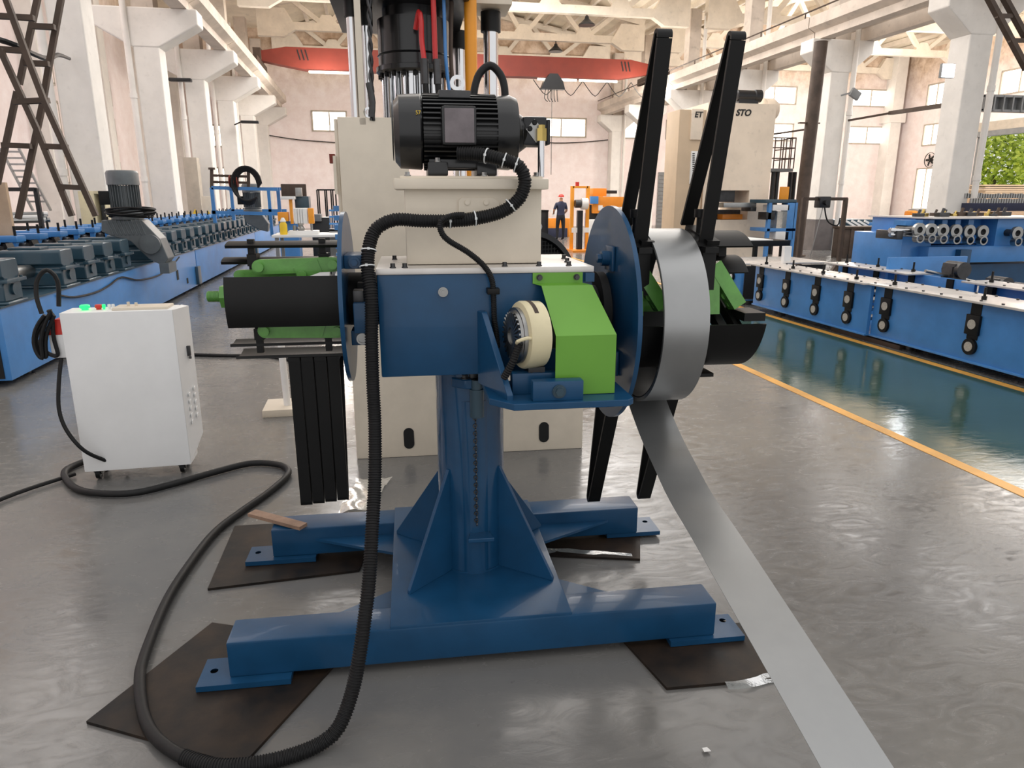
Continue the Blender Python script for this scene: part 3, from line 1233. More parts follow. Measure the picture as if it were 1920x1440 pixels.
for x in (.60, .93, .99):
    m = MB()
    m.bar((x, -.03, ZR), (x, -.22, ZR - .10), .03, .04)
    m.bar((x, -.03, ZR), (x, -.0, ZR + .24), .03, .04)
    m.build('radial_strut', 'black', dc)
MB().box(.99, 1.07, -.25, -.12, ZR - .052, ZR - .022).build('segment_bracket', 'black', dc)
m = MB().box(.835, .93, -.16, -.06, .945, .958).bar((.86, -.11, .95), (.85, -.09, 1.05), .05, .012)
m.build('segment_foot', 'black', dc)

# ---- V-shaped side arms of the right mandrel


def v_arm(xa, xb, apex, n1, n2, hw=.016):
    """flat bar bent to a V, wide face towards the camera (x), apex/legs in the y-z plane"""
    m = MB()
    apex, n1, n2 = Vector(apex), Vector(n1), Vector(n2)
    ax_dir = ((n1 + n2) / 2 - apex).normalized()
    for p in (n1, n2):
        a0 = Vector((0, apex.y, apex.z))
        p0 = Vector((0, p.y, p.z))
        side = (p - apex)
        side.x = 0
        w = Vector((0, -side.z, side.y)).normalized() * .006
        off = (p0 - ((Vector((0, n1.y, n1.z)) + Vector((0, n2.y, n2.z))) / 2)).normalized() * hw
        q0, q1 = a0 + off, p0
        vs = []
        for q in (q0, q1):
            for x, s in ((xa, -1), (xb, -1), (xb, 1), (xa, 1)):
                vs.append(Vector((x, q.y, q.z)) + w * s)
        m.add(vs, [(0, 1, 2, 3), (7, 6, 5, 4), (0, 4, 5, 1), (1, 5, 6, 2), (2, 6, 7, 3), (3, 7, 4, 0)])
    # rounded nose
    xd = Vector((0, ax_dir.y, ax_dir.z))
    m.ring(Vector((xa, apex.y, apex.z)), (1, 0, 0), hw + .006, hw - .006, xb - xa, n=14, a0=-PI / 2, a1=PI / 2, ref=-xd)
    return m


for i, (xa, xb) in enumerate(((.607, .656), (.852, .902))):
    v_arm(xa, xb, (0, -.258, 2.098), (0, -.115, 1.40), (0, .065, 1.50)).build('side_arm', 'black', dc)
    v_arm(xa - .01, xb - .003, (0, .385, .235), (0, .03, .93), (0, .22, .98)).build('side_arm', 'black', dc)
    m = MB()
    m.bar(((xa + xb) / 2, .02, 1.49), ((xa + xb) / 2 + .02, -.15, 1.44), .05, .02)
    m.cyl(((xa + xb) / 2, -.06, 1.44), ((xa + xb) / 2, -.06, 1.53), .012, n=10)
    m.cyl(((xa + xb) / 2, -.06, 1.53), ((xa + xb) / 2, -.06, 1.56), .022, n=14)
    m.box(xa, xb, -.19, .05, 1.41, 1.43)
    m.box(xa, xb, -.17, .06, 1.26, 1.415)
    ab = m.build('arm_clamp', 'black', dc)

# ================================================================== COIL with its loose end
ZC = 1.156
coil = T('steel_coil', 'galvanised steel strip coil hanging on the mandrel, its loose end running down to the floor', 'coil', O, A)
m = MB().ring((.667, .01, ZC), (1, 0, 0), .332, .318, .163, n=128)
m.build('coil_winding', 'zinc', coil)
m = MB()
for r in (.320, .324, .328):
    m.ring((.666, .01, ZC), (1, 0, 0), r + .0012, r, .165, n=96)
m.build('wrap_edge', 'steel', coil)
MB().ring((.668, .01, ZC), (1, 0, 0), .318, .313, .16, n=96).build('inner_shade_liner', 'black', coil)  # added black liner, stands for the shade inside the coil
pts = [(.10, .832), (.04, .79), (-.03, .752), (-.14, .70), (-.28, .648), (-.45, .592), (-.67, .55), (-.97, .486), (-1.25, .425), (-1.5, .368), (-1.9, .27), (-2.4, .16)]
P = spline([Vector((0, a, b)) for a, b in pts], .03)
m = MB()
vs, fs = [], []
for p in P:
    vs += [(.667, p.y, p.z), (.830, p.y, p.z), (.830, p.y, p.z - .0012), (.667, p.y, p.z - .0012)]
for i in range(len(P) - 1):
    for k in range(4):
        fs.append([i * 4 + k, (i + 1) * 4 + k, (i + 1) * 4 + (k + 1) % 4, i * 4 + (k + 1) % 4])
m.add(vs, fs)
m.build('loose_strip', 'zinc', coil)

# ================================================================== HYDRAULIC UNIT on the head
hu = T('hydraulic_unit', 'beige oil tank topped by black electric motor and pump, on the blue housing', 'hydraulic unit', O, A)
MB().box(-.203, .272, -.11, .22, 1.374, 1.64, .008).build('oil_tank', 'beige', hu)
m = MB().box(-.237, .29, -.145, .25, 1.628, 1.664, .006).box(-.215, .272, -.125, .22, 1.655, 1.672, .003)
ld = m.build('tank_lid', 'beige', hu)
screw('lid_screw', 'steel', ld, [(x, -.115, 1.672) for x in (-.19, .07, .25)], .009, .013)
m = MB()
m.prism([(-.01, 1.60), (.10, 1.60), (.12, 1.585), (.12, 1.565), (.0, 1.55), (-.02, 1.54), (-.02, 1.59)], 'y', -.118, -.11)
for x in (.01, .075):
    m.cyl((x, -.118, 1.585), (x, -.123, 1.585), .009, n=16)
m.build('cable_bracket', 'beige', hu)
# motor
ZM = 1.825
YM = .05
RM = .122
mo = MB().lathe((-.135, YM, ZM), (1, 0, 0), [(0, RM - .02), (.005, RM - .014), (.262, RM - .014), (.27, RM - .02)], 40).build('motor_body', 'motor', hu)
m = MB().lathe((-.232, YM, ZM), (1, 0, 0), [(0, .05), (.002, RM - .02), (.02, RM + .002), (.092, RM + .006), (.098, RM + .002)], 48)
fc = m.build('fan_cover', 'motor', hu)
m = MB()
for i in range(8):
    m.ring((-.2345, YM, ZM), (-1, 0, 0), .02 + i * .011, .016 + i * .011, .003, n=32)
m.build('fan_grille', 'dsteel', fc)
text('57', .018, 'warn', fc, (-.156, YM - .122, ZM + .047), (PI / 2, 0, 0), .0005, 'marking')
for i in range(44):
    a = 2 * PI * i / 44
    e = Vector((0, math.cos(a), math.sin(a)))
    if i == 0:
        src = MB()
        src.box(-.13, .125, -.0028, .0028, RM - .02, RM + .008)
        fn = src.build('cooling_fin', 'motor', hu, loc=(0, YM, ZM))
        fn.rotation_euler.x = 0
        fin0 = fn
    else:
        k = fin0.copy()
        COL.objects.link(k)
        k.parent = hu
        k.rotation_euler.x = a
MB().lathe((.125, YM, ZM), (1, 0, 0), [(0, RM + .002), (.05, RM + .006), (.075, RM - .004), (.085, .07), (.12, .045)], 44).build('end_bell', 'motor', hu)
MB().box(-.072, .046, YM - RM - .055, YM - RM + .02, ZM - .055, ZM + .072, .012).build('terminal_box', 'motor', hu)
m = MB().box(-.062, .037, YM - RM - .060, YM - RM - .053, ZM - .047, ZM + .063, .003)
m.build('terminal_box_lid', 'lidg', hu)
MB().box(-.075, .035, YM - .07, YM - .02, ZM + .105, ZM + .133, .003).build('rating_plate', 'dsteel', hu)
m = MB().ring((-.005, YM - .01, ZM + .165), (0, 1, 0), .026, .013, .012, n=24).cyl((-.005, YM, ZM + .125), (-.005, YM, ZM + .145), .012, n=14)
m.build('eye_bolt', 'chrome', hu)
for x in (-.10, .07):
    MB().box(x - .02, x + .05, YM - .12, YM + .12, 1.674, 1.72, .006).build('motor_foot', 'motor', hu)
MB().box(-.115, .13, YM - .10, YM + .10, 1.70, 1.73, .004).build('foot_rail', 'motor', hu)
screw('foot_bolt', 'steel', hu, [(x, YM - .105, 1.72) for x in (-.085, .085)], .009, .014)
# pump
MB().cyl((.20, YM, ZM), (.222, YM, ZM), .062, n=30).build('adapter_ring', 'dsteel', hu)
m = MB().box(.222, .31, YM - .05, YM + .05, ZM - .045, ZM + .055, .012).box(.31, .322, YM - .045, YM + .045, ZM - .04, ZM + .045, .004)
pm = m.build('gear_pump', 'grille', hu)
m = MB().prism([(.232, ZM + .01), (.262, ZM + .045), (.30, ZM + .0), (.268, ZM - .035)], 'y', YM - .058, YM - .05)
m.build('pump_flange', 'steel', pm)
screw('socket_screw', 'dark', pm, [(.245, YM - .058, ZM + .012), (.262, YM - .058, ZM + .033)], .007, .007, (0, -1, 0), False)
m = MB().cyl((.285, YM - .07, ZM - .03), (.285, YM - .07, ZM + .012), .019, n=6).cyl((.285, YM - .07, ZM + .012), (.285, YM - .07, ZM + .024), .013, n=6)
m.build('brass_elbow', 'brass', hu)
MB().cyl((.285, YM - .07, 1.672), (.285, YM - .07, ZM - .03), .013, n=16).build('suction_pipe', 'chrome', hu)
MB().tube([(.055, .10, 1.93), (.062, .11, 1.985), (.082, .12, 2.035), (.120, .12, 2.062), (.155, .12, 2.035), (.17, .11, 1.99), (.172, .10, 1.92)], .014, n=12, step=.01).build('pressure_hose', 'rubber', hu)
MB().cyl((.172, .10, 1.87), (.172, .10, 1.93), .015, n=16).cyl((.172, .08, 1.85), (.172, .10, 1.88), .02, n=6).build('hose_ferrule', 'chrome', hu)

# ================================================================== corrugated conduit: from the motor, over the tank, down and away across the floor
H1 = [(-.02, -.125, 1.745), (.055, -.145, 1.741), (.12, -.17, 1.725), (.177, -.18, 1.705), (.200, -.185, 1.66), (.184, -.185, 1.602), (.129, -.185, 1.558), (.046, -.19, 1.535), (-.044, -.20, 1.526),
      (-.15, -.2, 1.526), (-.237, -.2, 1.53), (-.299, -.2, 1.5), (-.324, -.22, 1.441), (-.330, -.245, 1.366), (-.322, -.27, 1.282), (-.327, -.28, 1.14), (-.329, -.3, .999), (-.328, -.33, .859),
      (-.333, -.40, .697), (-.344, -.49, .565), (-.356, -.58, .43), (-.372, -.64, .33), (-.39, -.69, .235), (-.415, -.73, .14), (-.455, -.775, .06), (-.51, -.80, .028)]
H2 = [(-.60, -.835, .025), (-.70, -.85, .025), (-.80, -.84, .025), (-.90, -.79, .025)]
H3 = [(-1.0, -.70, .022), (-1.073, -.59, .022), (-1.141, -.426, .022), (-1.178, -.276, .022), (-1.215, .076, .022), (-1.213, .355, .022), (-1.184, .688, .022), (-1.11, .922, .022), (-1.019, 1.152, .022),
      (-.956, 1.377, .022), (-.961, 1.505, .022), (-1.039, 1.605, .022), (-1.205, 1.647, .022), (-1.393, 1.523, .022), (-1.561, 1.382, .022), (-1.726, 1.275, .022), (-1.892, 1.276, .022),
      (-2.061, 1.352, .022), (-2.198, 1.513, .022), (-2.276, 1.674, .022), (-2.243, 1.80, .022), (-2.15, 1.9, .03), (-2.02, 1.95, .05)]
cd = T('power_conduit', 'thick black corrugated conduit looping from the motor down across the floor to the white cabinet', 'hose', O, A)
MB().tube(H1 + H2, .0228, n=14, corr=(.0085, .003), step=.02).build('corrugated_sleeve', 'rubber', cd)
MB().tube([H2[-2]] + [H2[-1]] + H3, .019, n=14, step=.03).build('smooth_cable', 'rubber', cd)


def tie(pts, i, t, r=.0236):
    P = [Vector(p) for p in pts]
    a = P[i] + (P[i + 1] - P[i]) * t
    d = (P[i + 1] - P[i]).normalized()
    m = MB().ring(a - d * .002, d, r + .0022, r, .004, n=24)
    e = Vector((0, -1, 0))
    c = a + (e - d * e.dot(d)).normalized() * (r + .002)
    m.box(c.x - .004, c.x + .004, c.y - .004, c.y + .002, c.z - .004, c.z + .004)
    return m


for i, t in ((1, .3), (2, .2), (2, .9), (5, .6), (7, .2), (8, .1), (12, .1), (13, -.2)):
    tie(H1, i, t).build('cable_tie', 'galv', cd)
br = T('branch_conduit', 'slim black conduit branching from the thick one to the brake', 'hose', O, A)
MB().tube([(-.01, -.225, 1.545), (-.05, -.235, 1.543), (-.087, -.245, 1.525), (-.088, -.25, 1.495), (-.065, -.25, 1.465), (.0, -.25, 1.425), (.052, -.25, 1.38), (.078, -.25, 1.335), (.083, -.25, 1.28), (.086, -.25, 1.195), (.092, -.25, 1.158), (.095, -.26, 1.10)],
          .0105, n=12, corr=(.006, .0018), step=.01).build('slim_sleeve', 'rubber', br)
MB().box(.062, .104, -.262, -.22, 1.285, 1.305, .003).build('cable_clip', 'black', br)

# ================================================================== four spare arms parked under the left mandrel
for i, x in enumerate((-.618, -.572, -.526, -.480)):
    r = T('spare_arm', 'black flat-bar V arm hanging below the mandrel, %s counted from the blue disc' % ordn[3 - i], 'arm', O, A, 'spare V arms hung in a row')
    # V seen on edge: both legs in the y-z plane
    v_arm(x - .0205, x + .0205, (0, -.02, .475 + .004 * i), (0, -.05, 1.03), (0, .11, 1.03), hw=.012).build('bent_bar', 'black', r)
    MB().box(x - .0205, x + .0205, -.06, .12, 1.03, 1.045).build('hanger_lip', 'black', r)

# ================================================================== plates under the feet, scraps
plates = [('stained black rubber mat under the foot by the conduit loop, set askew', [(-.948, 2.108), (-.672, 2.60), (-.13, 2.36), (-.438, 1.828)], .012),
          ('black rubber mat with brown stains under the rear foot near the spare arms', [(-.742, 2.865), (-.735, 3.464), (.0, 3.43), (-.12, 2.90)], .012),
          ('worn brown-black mat under the front foot, crossed by the steel strip', [(.903, 1.906), (.84, 2.24), (1.40, 2.20), (1.30, 1.88)], .012),
          ('dark mat wrapped in torn film under the rear foot beside the strip', [(.70, 2.88), (1.135, 2.756), (1.225, 2.99), (.72, 3.13)], .012)]
for lab, pg, h in plates:
    o = MB().prism(pg, 'z', .0015, h).build('rubber_mat', 'mat', smooth=False)
    tag(o, lab, 'mat')
w_ = MB()
a, b = Vector((-.60, 3.205, .188)), Vector((-.355, 3.03, .18))
w_.bar(a, b, .05, .016)
tag(w_.build('wood_offcut', 'wood'), 'small worn wooden slat lying on the rear base beam', 'offcut')


def crumple(name, lab, cat, pts, m, n=10, amp=.012, seed=1):
    """irregular thin sheet over a quad of floor points"""
    a, b, c, d = [Vector(p) for p in pts]
    vs, fs = [], []
    for i in range(n + 1):
        for j in range(n + 1):
            u, v = i / n, j / n
            p = a * (1 - u) * (1 - v) + b * u * (1 - v) + c * u * v + d * (1 - u) * v
            q = noise.noise(Vector((p.x * 9 + seed, p.y * 9, seed)))
            e = noise.noise(Vector((p.x * 5, seed, p.y * 5)))
            vs.append(Vector((p.x + e * .02, p.y + q * .02, p.z + .004 + abs(q) * amp * 2.5)))
    for i in range(n):
        for j in range(n):
            fs.append([i * (n + 1) + j, (i + 1) * (n + 1) + j, (i + 1) * (n + 1) + j + 1, i * (n + 1) + j + 1])
    o = MB().add(vs, fs).build(name, m)
    return tag(o, lab, cat)


crumple('film_scrap', 'crumpled clear wrapping film trailing on the floor behind the conduit', 'plastic film', [(-.15, 3.98, 0), (.06, 3.96, 0), (-.10, 3.50, 0), (-.24, 3.52, 0)], 'film', 14)
crumple('film_scrap', 'torn transparent tape along the edge of the worn mat beside the strip', 'plastic film', [(1.10, 1.885, .012), (1.33, 1.905, .012), (1.33, 1.87, .0), (1.10, 1.86, .0)], 'film', 8, .006, 3)
crumple('film_scrap', 'strip of clear film on the mat under the rear foot beside the coil', 'plastic film', [(.74, 2.93, .012), (1.12, 2.80, .012), (1.12, 2.77, .0), (.74, 2.88, .0)], 'film', 8, .006, 5)
p = atZ(1318, 1415)
crumple('paper_scrap', 'tiny white paper scrap on the bare grey floor in front', 'scrap', [(p.x - .01, p.y - .01, 0), (p.x + .012, p.y - .008, 0), (p.x + .008, p.y + .014, 0), (p.x - .009, p.y + .01, 0)], 'plastic', 4, .004, 8)

# ================================================================== WHITE CONTROL CABINET
cc = T('control_cabinet', 'white sheet-metal control cabinet on castors with push buttons on top', 'control cabinet', (-1.41, 4.25, 0), math.radians(1.5))
pg = [(-.30, .062), (.285, .075), (.315, .16), (.315, .96), (.30, .99), (-.285, .99), (-.30, .985)]
m = MB().box(-.275, .30, 0, .20, .065, .992, .006)
bd = m.build('cabinet_body', 'white', cc)
# side extension / door with chamfered foot
m = MB()
m.add([(.30, .0, .99), (.345, .20, .985), (.345, .20, .20), (.30, .0, .075), (.30, .22, .99), (.30, .22, .10)], [[0, 3, 2, 1], [0, 1, 4], [1, 2, 5, 4], [2, 3, 5]])
sd = m.build('side_door', 'white', cc, smooth=False)
m = MB()
for i in range(2):
    for j in range(5):
        t = .35 + .35 * i
        x = .30 + .045 * t / .83 * .83 + .003
        y = .20 * t
        z = .30 + j * .042 + .02 * i
        m.box(x - .0, x + .006, y - .018, y + .018, z, z + .022, .003)
m.build('vent_louvre', 'white', sd)
m = MB().box(.325, .345, .11, .13, .70, .76, .003).cyl((.333, .12, .69), (.345, .12, .69), .008, n=10)
m.build('door_latch', 'dsteel', sd)
m = MB().box(-.02, .27, .03, .18, .992, 1.006, .003).cyl((.05, .1, 1.006), (.05, .1, 1.03), .008, n=10).cyl((.09, .1, 1.006), (.09, .1, 1.025), .008, n=10)
m.build('hmi_lid', 'beige', cc)
for x, c in ((-.175, 'gled'), (-.105, 'redp'), (-.078, 'gled'), (-.05, 'plastic'), (-.03, 'plastic')):
    rr = .026 if x < -.15 else (.019 if x < -.1 else .009)
    MB().lathe((x, .1, .992), (0, 0, 1), [(0, rr * .7), (.008, rr * .7), (.01, rr), (.024, rr), (.028, rr * .8)], 20).build('push_button', c, cc)
MB().box(-.35, -.275, .02, .18, .74, .87, .004).build('connector_box', 'white', cc)
m = MB().prism([(-.35, .87), (-.275, .87), (-.275, .955), (-.31, .955)], 'y', .02, .17)
m.build('connector_plug', 'redp', cc)
for x, y in ((-.22, .05), (.24, .05), (-.22, .17), (.24, .17)):
    m = MB().cyl((x - .012, y + .01, .034), (x + .012, y + .01, .034), .032, n=20)
    m.box(x - .018, x + .018, y - .02, y + .03, .05, .07).bar((x - .016, y, .065), (x - .016, y + .01, .034), .004, .03).bar((x + .016, y, .065), (x + .016, y + .01, .034), .004, .03)
    m.build('castor', 'black', cc)
# cable loops on the connector
cl = T('cable_loop', 'coiled black cable hanging over the connector beside the white cabinet', 'cable', (-1.765, 4.28, .86))
m = MB()
for i in range(3):
    pts = []
    for k in range(15):
        a = 2 * PI * k / 14 * .96 + i * .3
        pts.append((.045 * math.sin(a + i) - .010 * i + .01 + .02 * math.cos(2 * a), -.035 - .012 * i, .105 * math.cos(a) * (1 + .12 * i) + .01 * i))
    m.tube(pts, .011, n=8, step=.02)
m.build('loop', 'rubber', cl)
MB().tube([(-.01, -.02, .13), (-.03, 0, .22), (-.02, .02, .31), (.03, .03, .36), (.07, .04, .30), (.06, .03, .16)], .012, n=8, step=.02).build('upper_lead', 'rubber', cl)
MB().tube([(.05, -.02, -.12), (.03, -.05, -.25), (.02, -.08, -.40), (.05, -.10, -.52), (.12, -.10, -.64), (.20, -.02, -.74), (.26, .1, -.83)], .011, n=8, step=.03).build('lower_lead', 'rubber', cl)
tag(MB().tube([(-3.6, 3.05, .012), (-3.167, 2.79, .012), (-2.895, 2.66, .012), (-2.563, 2.60, .012), (-2.36, 3.0, .012), (-2.22, 3.6, .012), (-2.02, 4.05, .02), (-1.78, 4.35, .02)], .012, n=8, step=.05).build('floor_cable', 'rubber'),
    'thin black cable entering across the floor and passing behind the white cabinet', 'cable')
fcp = [atZ(u, v, .015) for u, v in ((355, 665), (430, 667), (500, 668), (560, 680), (580, 700), (575, 720))]
tag(MB().tube(fcp, .018, n=8, step=.08).build('floor_cable', 'rubber'), 'black cable lying on the floor beneath the mandrel, ending by the spare arms', 'cable')

# post on a square foot
p = atZ(540, 772)
st = T('stand_post', 'beige tube standing on a flat rectangular foot on the floor', 'stand', p)
MB().box(-.17, .35, -.13, .20, 0, .055, .004).build('foot_block', 'beige', st)
MB().cyl((0, 0, .055), (-.02, 0, .95), .026, n=18).build('tube', 'white', st)

# ================================================================== BEIGE HYDRAULIC PRESS right behind the decoiler
hp_ = T('hydraulic_press', 'beige four-pillar hydraulic press with a black cylinder, directly behind the decoiler', 'press', (.45, 4.3, 0), math.radians(-3))
MB().box(-.60, .86, .0, .9, .0, 1.02, .01).build('press_bed', 'beige', hp_)
for x in (-.27, .60):
    q = MB()
    q.prism([(x + .033 * math.cos(t), .125 + .045 * (1 if math.sin(t) > 0 else -1) * 0.8 + .033 * math.sin(t)) for t in [i * PI / 10 for i in range(20)]], 'y', -.004, .002)
    q.build('lifting_slot', 'dark', hp_)
m = MB().box(-.60, -.21, .0, .85, 1.02, 2.04, .006)
m.build('tall_cabinet', 'beige', hp_)
m = MB().box(-.62, -.602, .02, .8, 1.1, 2.03, .003).box(-.635, -.62, -.01, .02, 1.62, 1.83)
m.build('cabinet_door', 'beige', hp_)
many(MB().box(-.66, -.62, .1, .14, 0, .03).build('terminal_clip', 'bright', hp_), hp_, [(0, 0, 1.25 + i * .055) for i in range(6)])
MB().box(-.655, -.625, .0, .05, 1.79, 1.84).build('red_valve', 'red', hp_)
PX = [(-.54, .1, 2.0, 2.75), (-.43, .35, 2.0, 2.75)]
for (x, y, r, z0, z1) in ((-.497, .10, .030, 2.0, 3.0), (-.432, .3, .032, 2.0, 3.0), (.31, .35, .045, 1.0, 3.0), (.15, .9, .05, 1.0, 3.0)):
    pl = MB().cyl((x, y, z0), (x, y, 2.60), r, n=24).build('pillar', 'chrome', hp_)
    MB().cyl((x, y, 2.57), (x, y, 2.68), r * 1.35, n=24).build('pillar_nut', 'black', pl)
MB().box(-.476, -.442, .0, .06, 2.0, 3.0).build('cover_strip', 'beige', hp_)
MB().lathe((-.155, .35, 1.9), (0, 0, 1), [(0, .17), (.42, .17)], 36).build('ram', 'chrome', hp_)
many(MB().cyl((0, 0, 0), (0, 0, .37), .014, n=10).build('tie_rod', 'chrome', hp_), hp_, [(-.155 + .183 * math.cos(i * PI / 10), .35 + .183 * math.sin(i * PI / 10), 1.95) for i in range(20)])
m = MB().lathe((-.155, .35, 2.31), (0, 0, 1), [(0, .21), (.015, .228), (.04, .228), (.045, .212), (.10, .212), (.105, .218), (.112, .212), (.30, .212), (.305, .18), (.42, .18)], 48)
cy = m.build('main_cylinder', 'motor', hp_)
many(MB().cyl((0, 0, 0), (0, 0, .022), .014, n=6).build('flange_bolt', 'black', cy), cy, [(-.155 + .205 * math.cos(i * PI / 10), .35 + .205 * math.sin(i * PI / 10), 2.289) for i in range(20)])
MB().box(-.62, .16, -.02, 1.0, 2.67, 2.76, .01).build('crown_plate', 'grille', hp_)
MB().box(.02, .42, .20, .50, 2.69, 2.79, .004).build('crown_edge', 'beige', hp_)
MB().cyl((.168, .12, 1.6), (.168, .12, 3.2), .036, n=20).build('yellow_pipe', 'yellow', hp_)
for (x, z0, z1, bend) in ((-.115, 2.46, 2.33, 1), (-.045, 3.1, 2.32, 0)):
    m = MB()
    if bend:
        m.tube([(x - .03, .1, 2.52), (x - .01, .06, 2.60), (x, .03, 2.55), (x, .02, 2.45), (x + .01, .0, 2.34)], .015, n=10, step=.02)
    else:
        m.tube([(x, .02, 3.1), (x, .02, 2.7), (x + .003, .02, 2.34)], .015, n=10, step=.05)
    hr = m.build('red_hose', 'hosered', hp_)
    MB().cyl((x + .012, .0, 2.22), (x + .01, .0, 2.35), .022, n=16).build('hose_ferrule', 'dsteel', hr)
    MB().tube([(x + .012, .0, 2.24), (x + .02, .0, 2.1), (x + .03, .02, 1.9)], .018, n=10, step=.04).build('lower_hose', 'rubber', hr)
MB().tube([(.01, .05, 3.1), (.015, .05, 2.6), (.02, .05, 2.33), (.05, .05, 2.1), (.09, .06, 1.95)], .010, n=8, step=.05).build('blue_hose', 'bright', hp_)
MB().tube([(.05, .1, 3.1), (.06, .1, 2.7), (.05, .1, 2.4), (.06, .1, 2.2)], .012, n=8, step=.05).build('twisted_cable', 'brown', hp_)
sl = MB()
for ph in (0, PI):
    pts = [(-.385 + .008 * math.cos(k * .9 + ph) - .002 * k * .2, .0 + .008 * math.sin(k * .9 + ph), 3.1 - k * .022) for k in range(50)]
    sl.tube(pts, .008, n=6, smooth=False)
sl.tube([(-.415, 0, 2.22), (-.40, 0, 2.12), (-.41, 0, 2.04)], .018, n=8)
tag(sl.build('wire_rope_sling', 'dsteel', loc=hp_.location, rz=hp_.rotation_euler.z), 'twisted wire rope hanging in front of the black press cylinder', 'rope')
MB().ring((-.425, .0, 2.065), (0, 1, 0), .028, .016, .014, n=24).build('eye_bolt', 'chrome', hp_)
# big black fan wheel behind the tank
_w = at(1078, 505, 4.15)
WZ = at(1010, 431, 4.15).z - .33
fw = T('guarded_wheel', 'large black round wheel cover with perforated guard between tank and blue disc', 'machine guard', (_w.x - .32, 4.15, 0))
m = MB().ring((0, 0, WZ), (.35, -1, 0), .33, .30, .09, n=56)
m.build('rim', 'grille', fw)
q = MB()
dv = Vector((.35, -1, 0)).normalized()
sx = Vector((dv.y, -dv.x, 0)) * -1
for i in range(-12, 13):
    w = i * .022
    h = math.sqrt(max(0, .29 ** 2 - w * w))
    c = Vector((0, 0, WZ)) + dv * .07
    q.bar(c + sx * w - Vector((0, 0, h)), c + sx * w + Vector((0, 0, h)), .006, .004)
    q.bar(c - sx * h + Vector((0, 0, w)), c + sx * h + Vector((0, 0, w)), .006, .004)
q.build('wire_mesh', 'black', fw)['kind'] = 'stuff'
MB().cyl(Vector((0, 0, WZ)) + dv * .01, Vector((0, 0, WZ)) + dv * .03, .30, n=40).build('back_disc', 'dark', fw)
MB().box(-.08, .08, .0, .30, 1.02, WZ, .01).build('mounting_bracket', 'beige', fw)
MB().ring(Vector((.07, -.06, WZ + .35)), (0, 1, 0), .03, .024, .01, n=20).build('eye_ring', 'chrome', fw)
# ================================================================== LEFT ROLL FORMING LINE
XF = -3.12
ll = T('gearbox_line', 'long bright blue roll forming line with a row of teal gearboxes along its edge', 'machine', (XF, 6.72, 0))


def LL(m, name, mt, par=None, **k):
    return m.build(name, mt, par or ll, **k)


for i, (y0, y1) in enumerate(((0, 7.15), (7.2, 14.3), (14.35, 20.3))):
    m = MB().box(-1.7, 0, y0, y1, .06, .685, .004)
    bd = LL(m, 'bed_section', 'bright')
    q = MB()
    for (yy, zz, w, h) in ((y1 - 1.35, .38, .06, .16), (y1 - .75, .22, .05, .09)):
        q.box(.0, .004, yy - w, yy + w, zz - h / 2, zz + h / 2)
    LL(q, 'slot_hole', 'dark', bd)
    for yy in (y0 + .5, y1 - .6, (y0 + y1) / 2):
        q = MB().cyl((-.08, yy, 0), (-.08, yy, .06), .02, n=10).cyl((-.08, yy, 0), (-.08, yy, .012), .05, n=14)
        LL(q, 'levelling_foot', 'dsteel')
    if i < 2:
        LL(MB().box(-.02, .05, y1 - .12, y1 + .10, .08, .40, .004), 'joint_plate', 'teal')
LL(MB().box(-1.65, -.05, -.012, -.001, .08, .66), 'end_panel', 'dark')
LL(MB().box(-1.7, .012, 0, 20.3, .685, .70), 'bed_top', 'teal')
# gearbox prototype
gb = MB()
gb.box(-.60, .03, -.19, .19, .70, .725)
gb.prism([(-.17, .725), (.17, .725), (.17, .86), (.13, .90), (.14, .93), (.165, .94), (.16, 1.065), (.14, 1.085), (-.14, 1.085), (-.16, 1.065), (-.165, .94), (-.14, .93), (-.13, .90), (-.17, .86)], 'x', -.56, -.0)
gb0 = gb.build('gearbox', 'teal', ll, bevel=.01)
q = MB().box(-.015, .045, -.185, .185, .885, .915, .004)
for y in (-.14, .14):
    q.cyl((.02, y, .915), (.02, y, .93), .014, n=6)
q.build('split_flange', 'teal', gb0)
MB().box(-.50, -.20, -.11, .11, 1.085, 1.11, .008).build('inspection_cap', 'teal', gb0)
MB().cyl((.0, .0, .82), (.02, .0, .82), .05, n=20).build('bearing_cap', 'teal', gb0)
gy = [.30] + [1.55 + .62 * k for k in range(29)]
gb0.location = (0, gy[0], 0)
for y in gy[1:]:
    if 3.6 < y < 4.6:
        continue
    sub(gb0, ll, (0, y, 0))
m = MB().cyl((-.30, .5, .88), (-.30, 1.4, .88), .05, n=20).cyl((-.30, .9, .88), (-.30, 1.35, .88), .085, .065, n=24)
LL(m, 'drive_shaft', 'steel')
# row of roll stands behind
rs = MB().box(-.15, .15, -.12, .12, .70, .80).box(-.13, -.07, -.10, .10, .8, 1.10).box(.07, .13, -.10, .10, .8, 1.10).box(-.15, .15, -.12, .12, 1.10, 1.17, .006).build('roll_stand', 'bright', ll)
MB().cyl((-.2, 0, .88), (.2, 0, .88), .09, n=16).cyl((-.2, .0, 1.03), (.2, 0, 1.03), .06, n=16).build('forming_roll', 'grille', rs)
MB().cyl((.09, 0, 1.17), (.09, 0, 1.28), .016, n=8).build('adjusting_screw', 'black', rs)
ry = [.25 + .62 * k for k in range(31)]
rs.location = (-1.05, ry[0], 0)
for y in ry[1:]:
    sub(rs, ll, (-1.05, y, 0))
rs2 = None
for y in [.45 + .62 * k for k in range(31)]:
    sub(rs, ll, (-1.5, y, 0))
for k in range(5):
    m = MB().bar((-.75, .8 + k * .62, 1.12), (-.62, .8 + k * .62, .74), .03, .16, up=(0, 1, 0))
    LL(m, 'belt_guard', 'black')
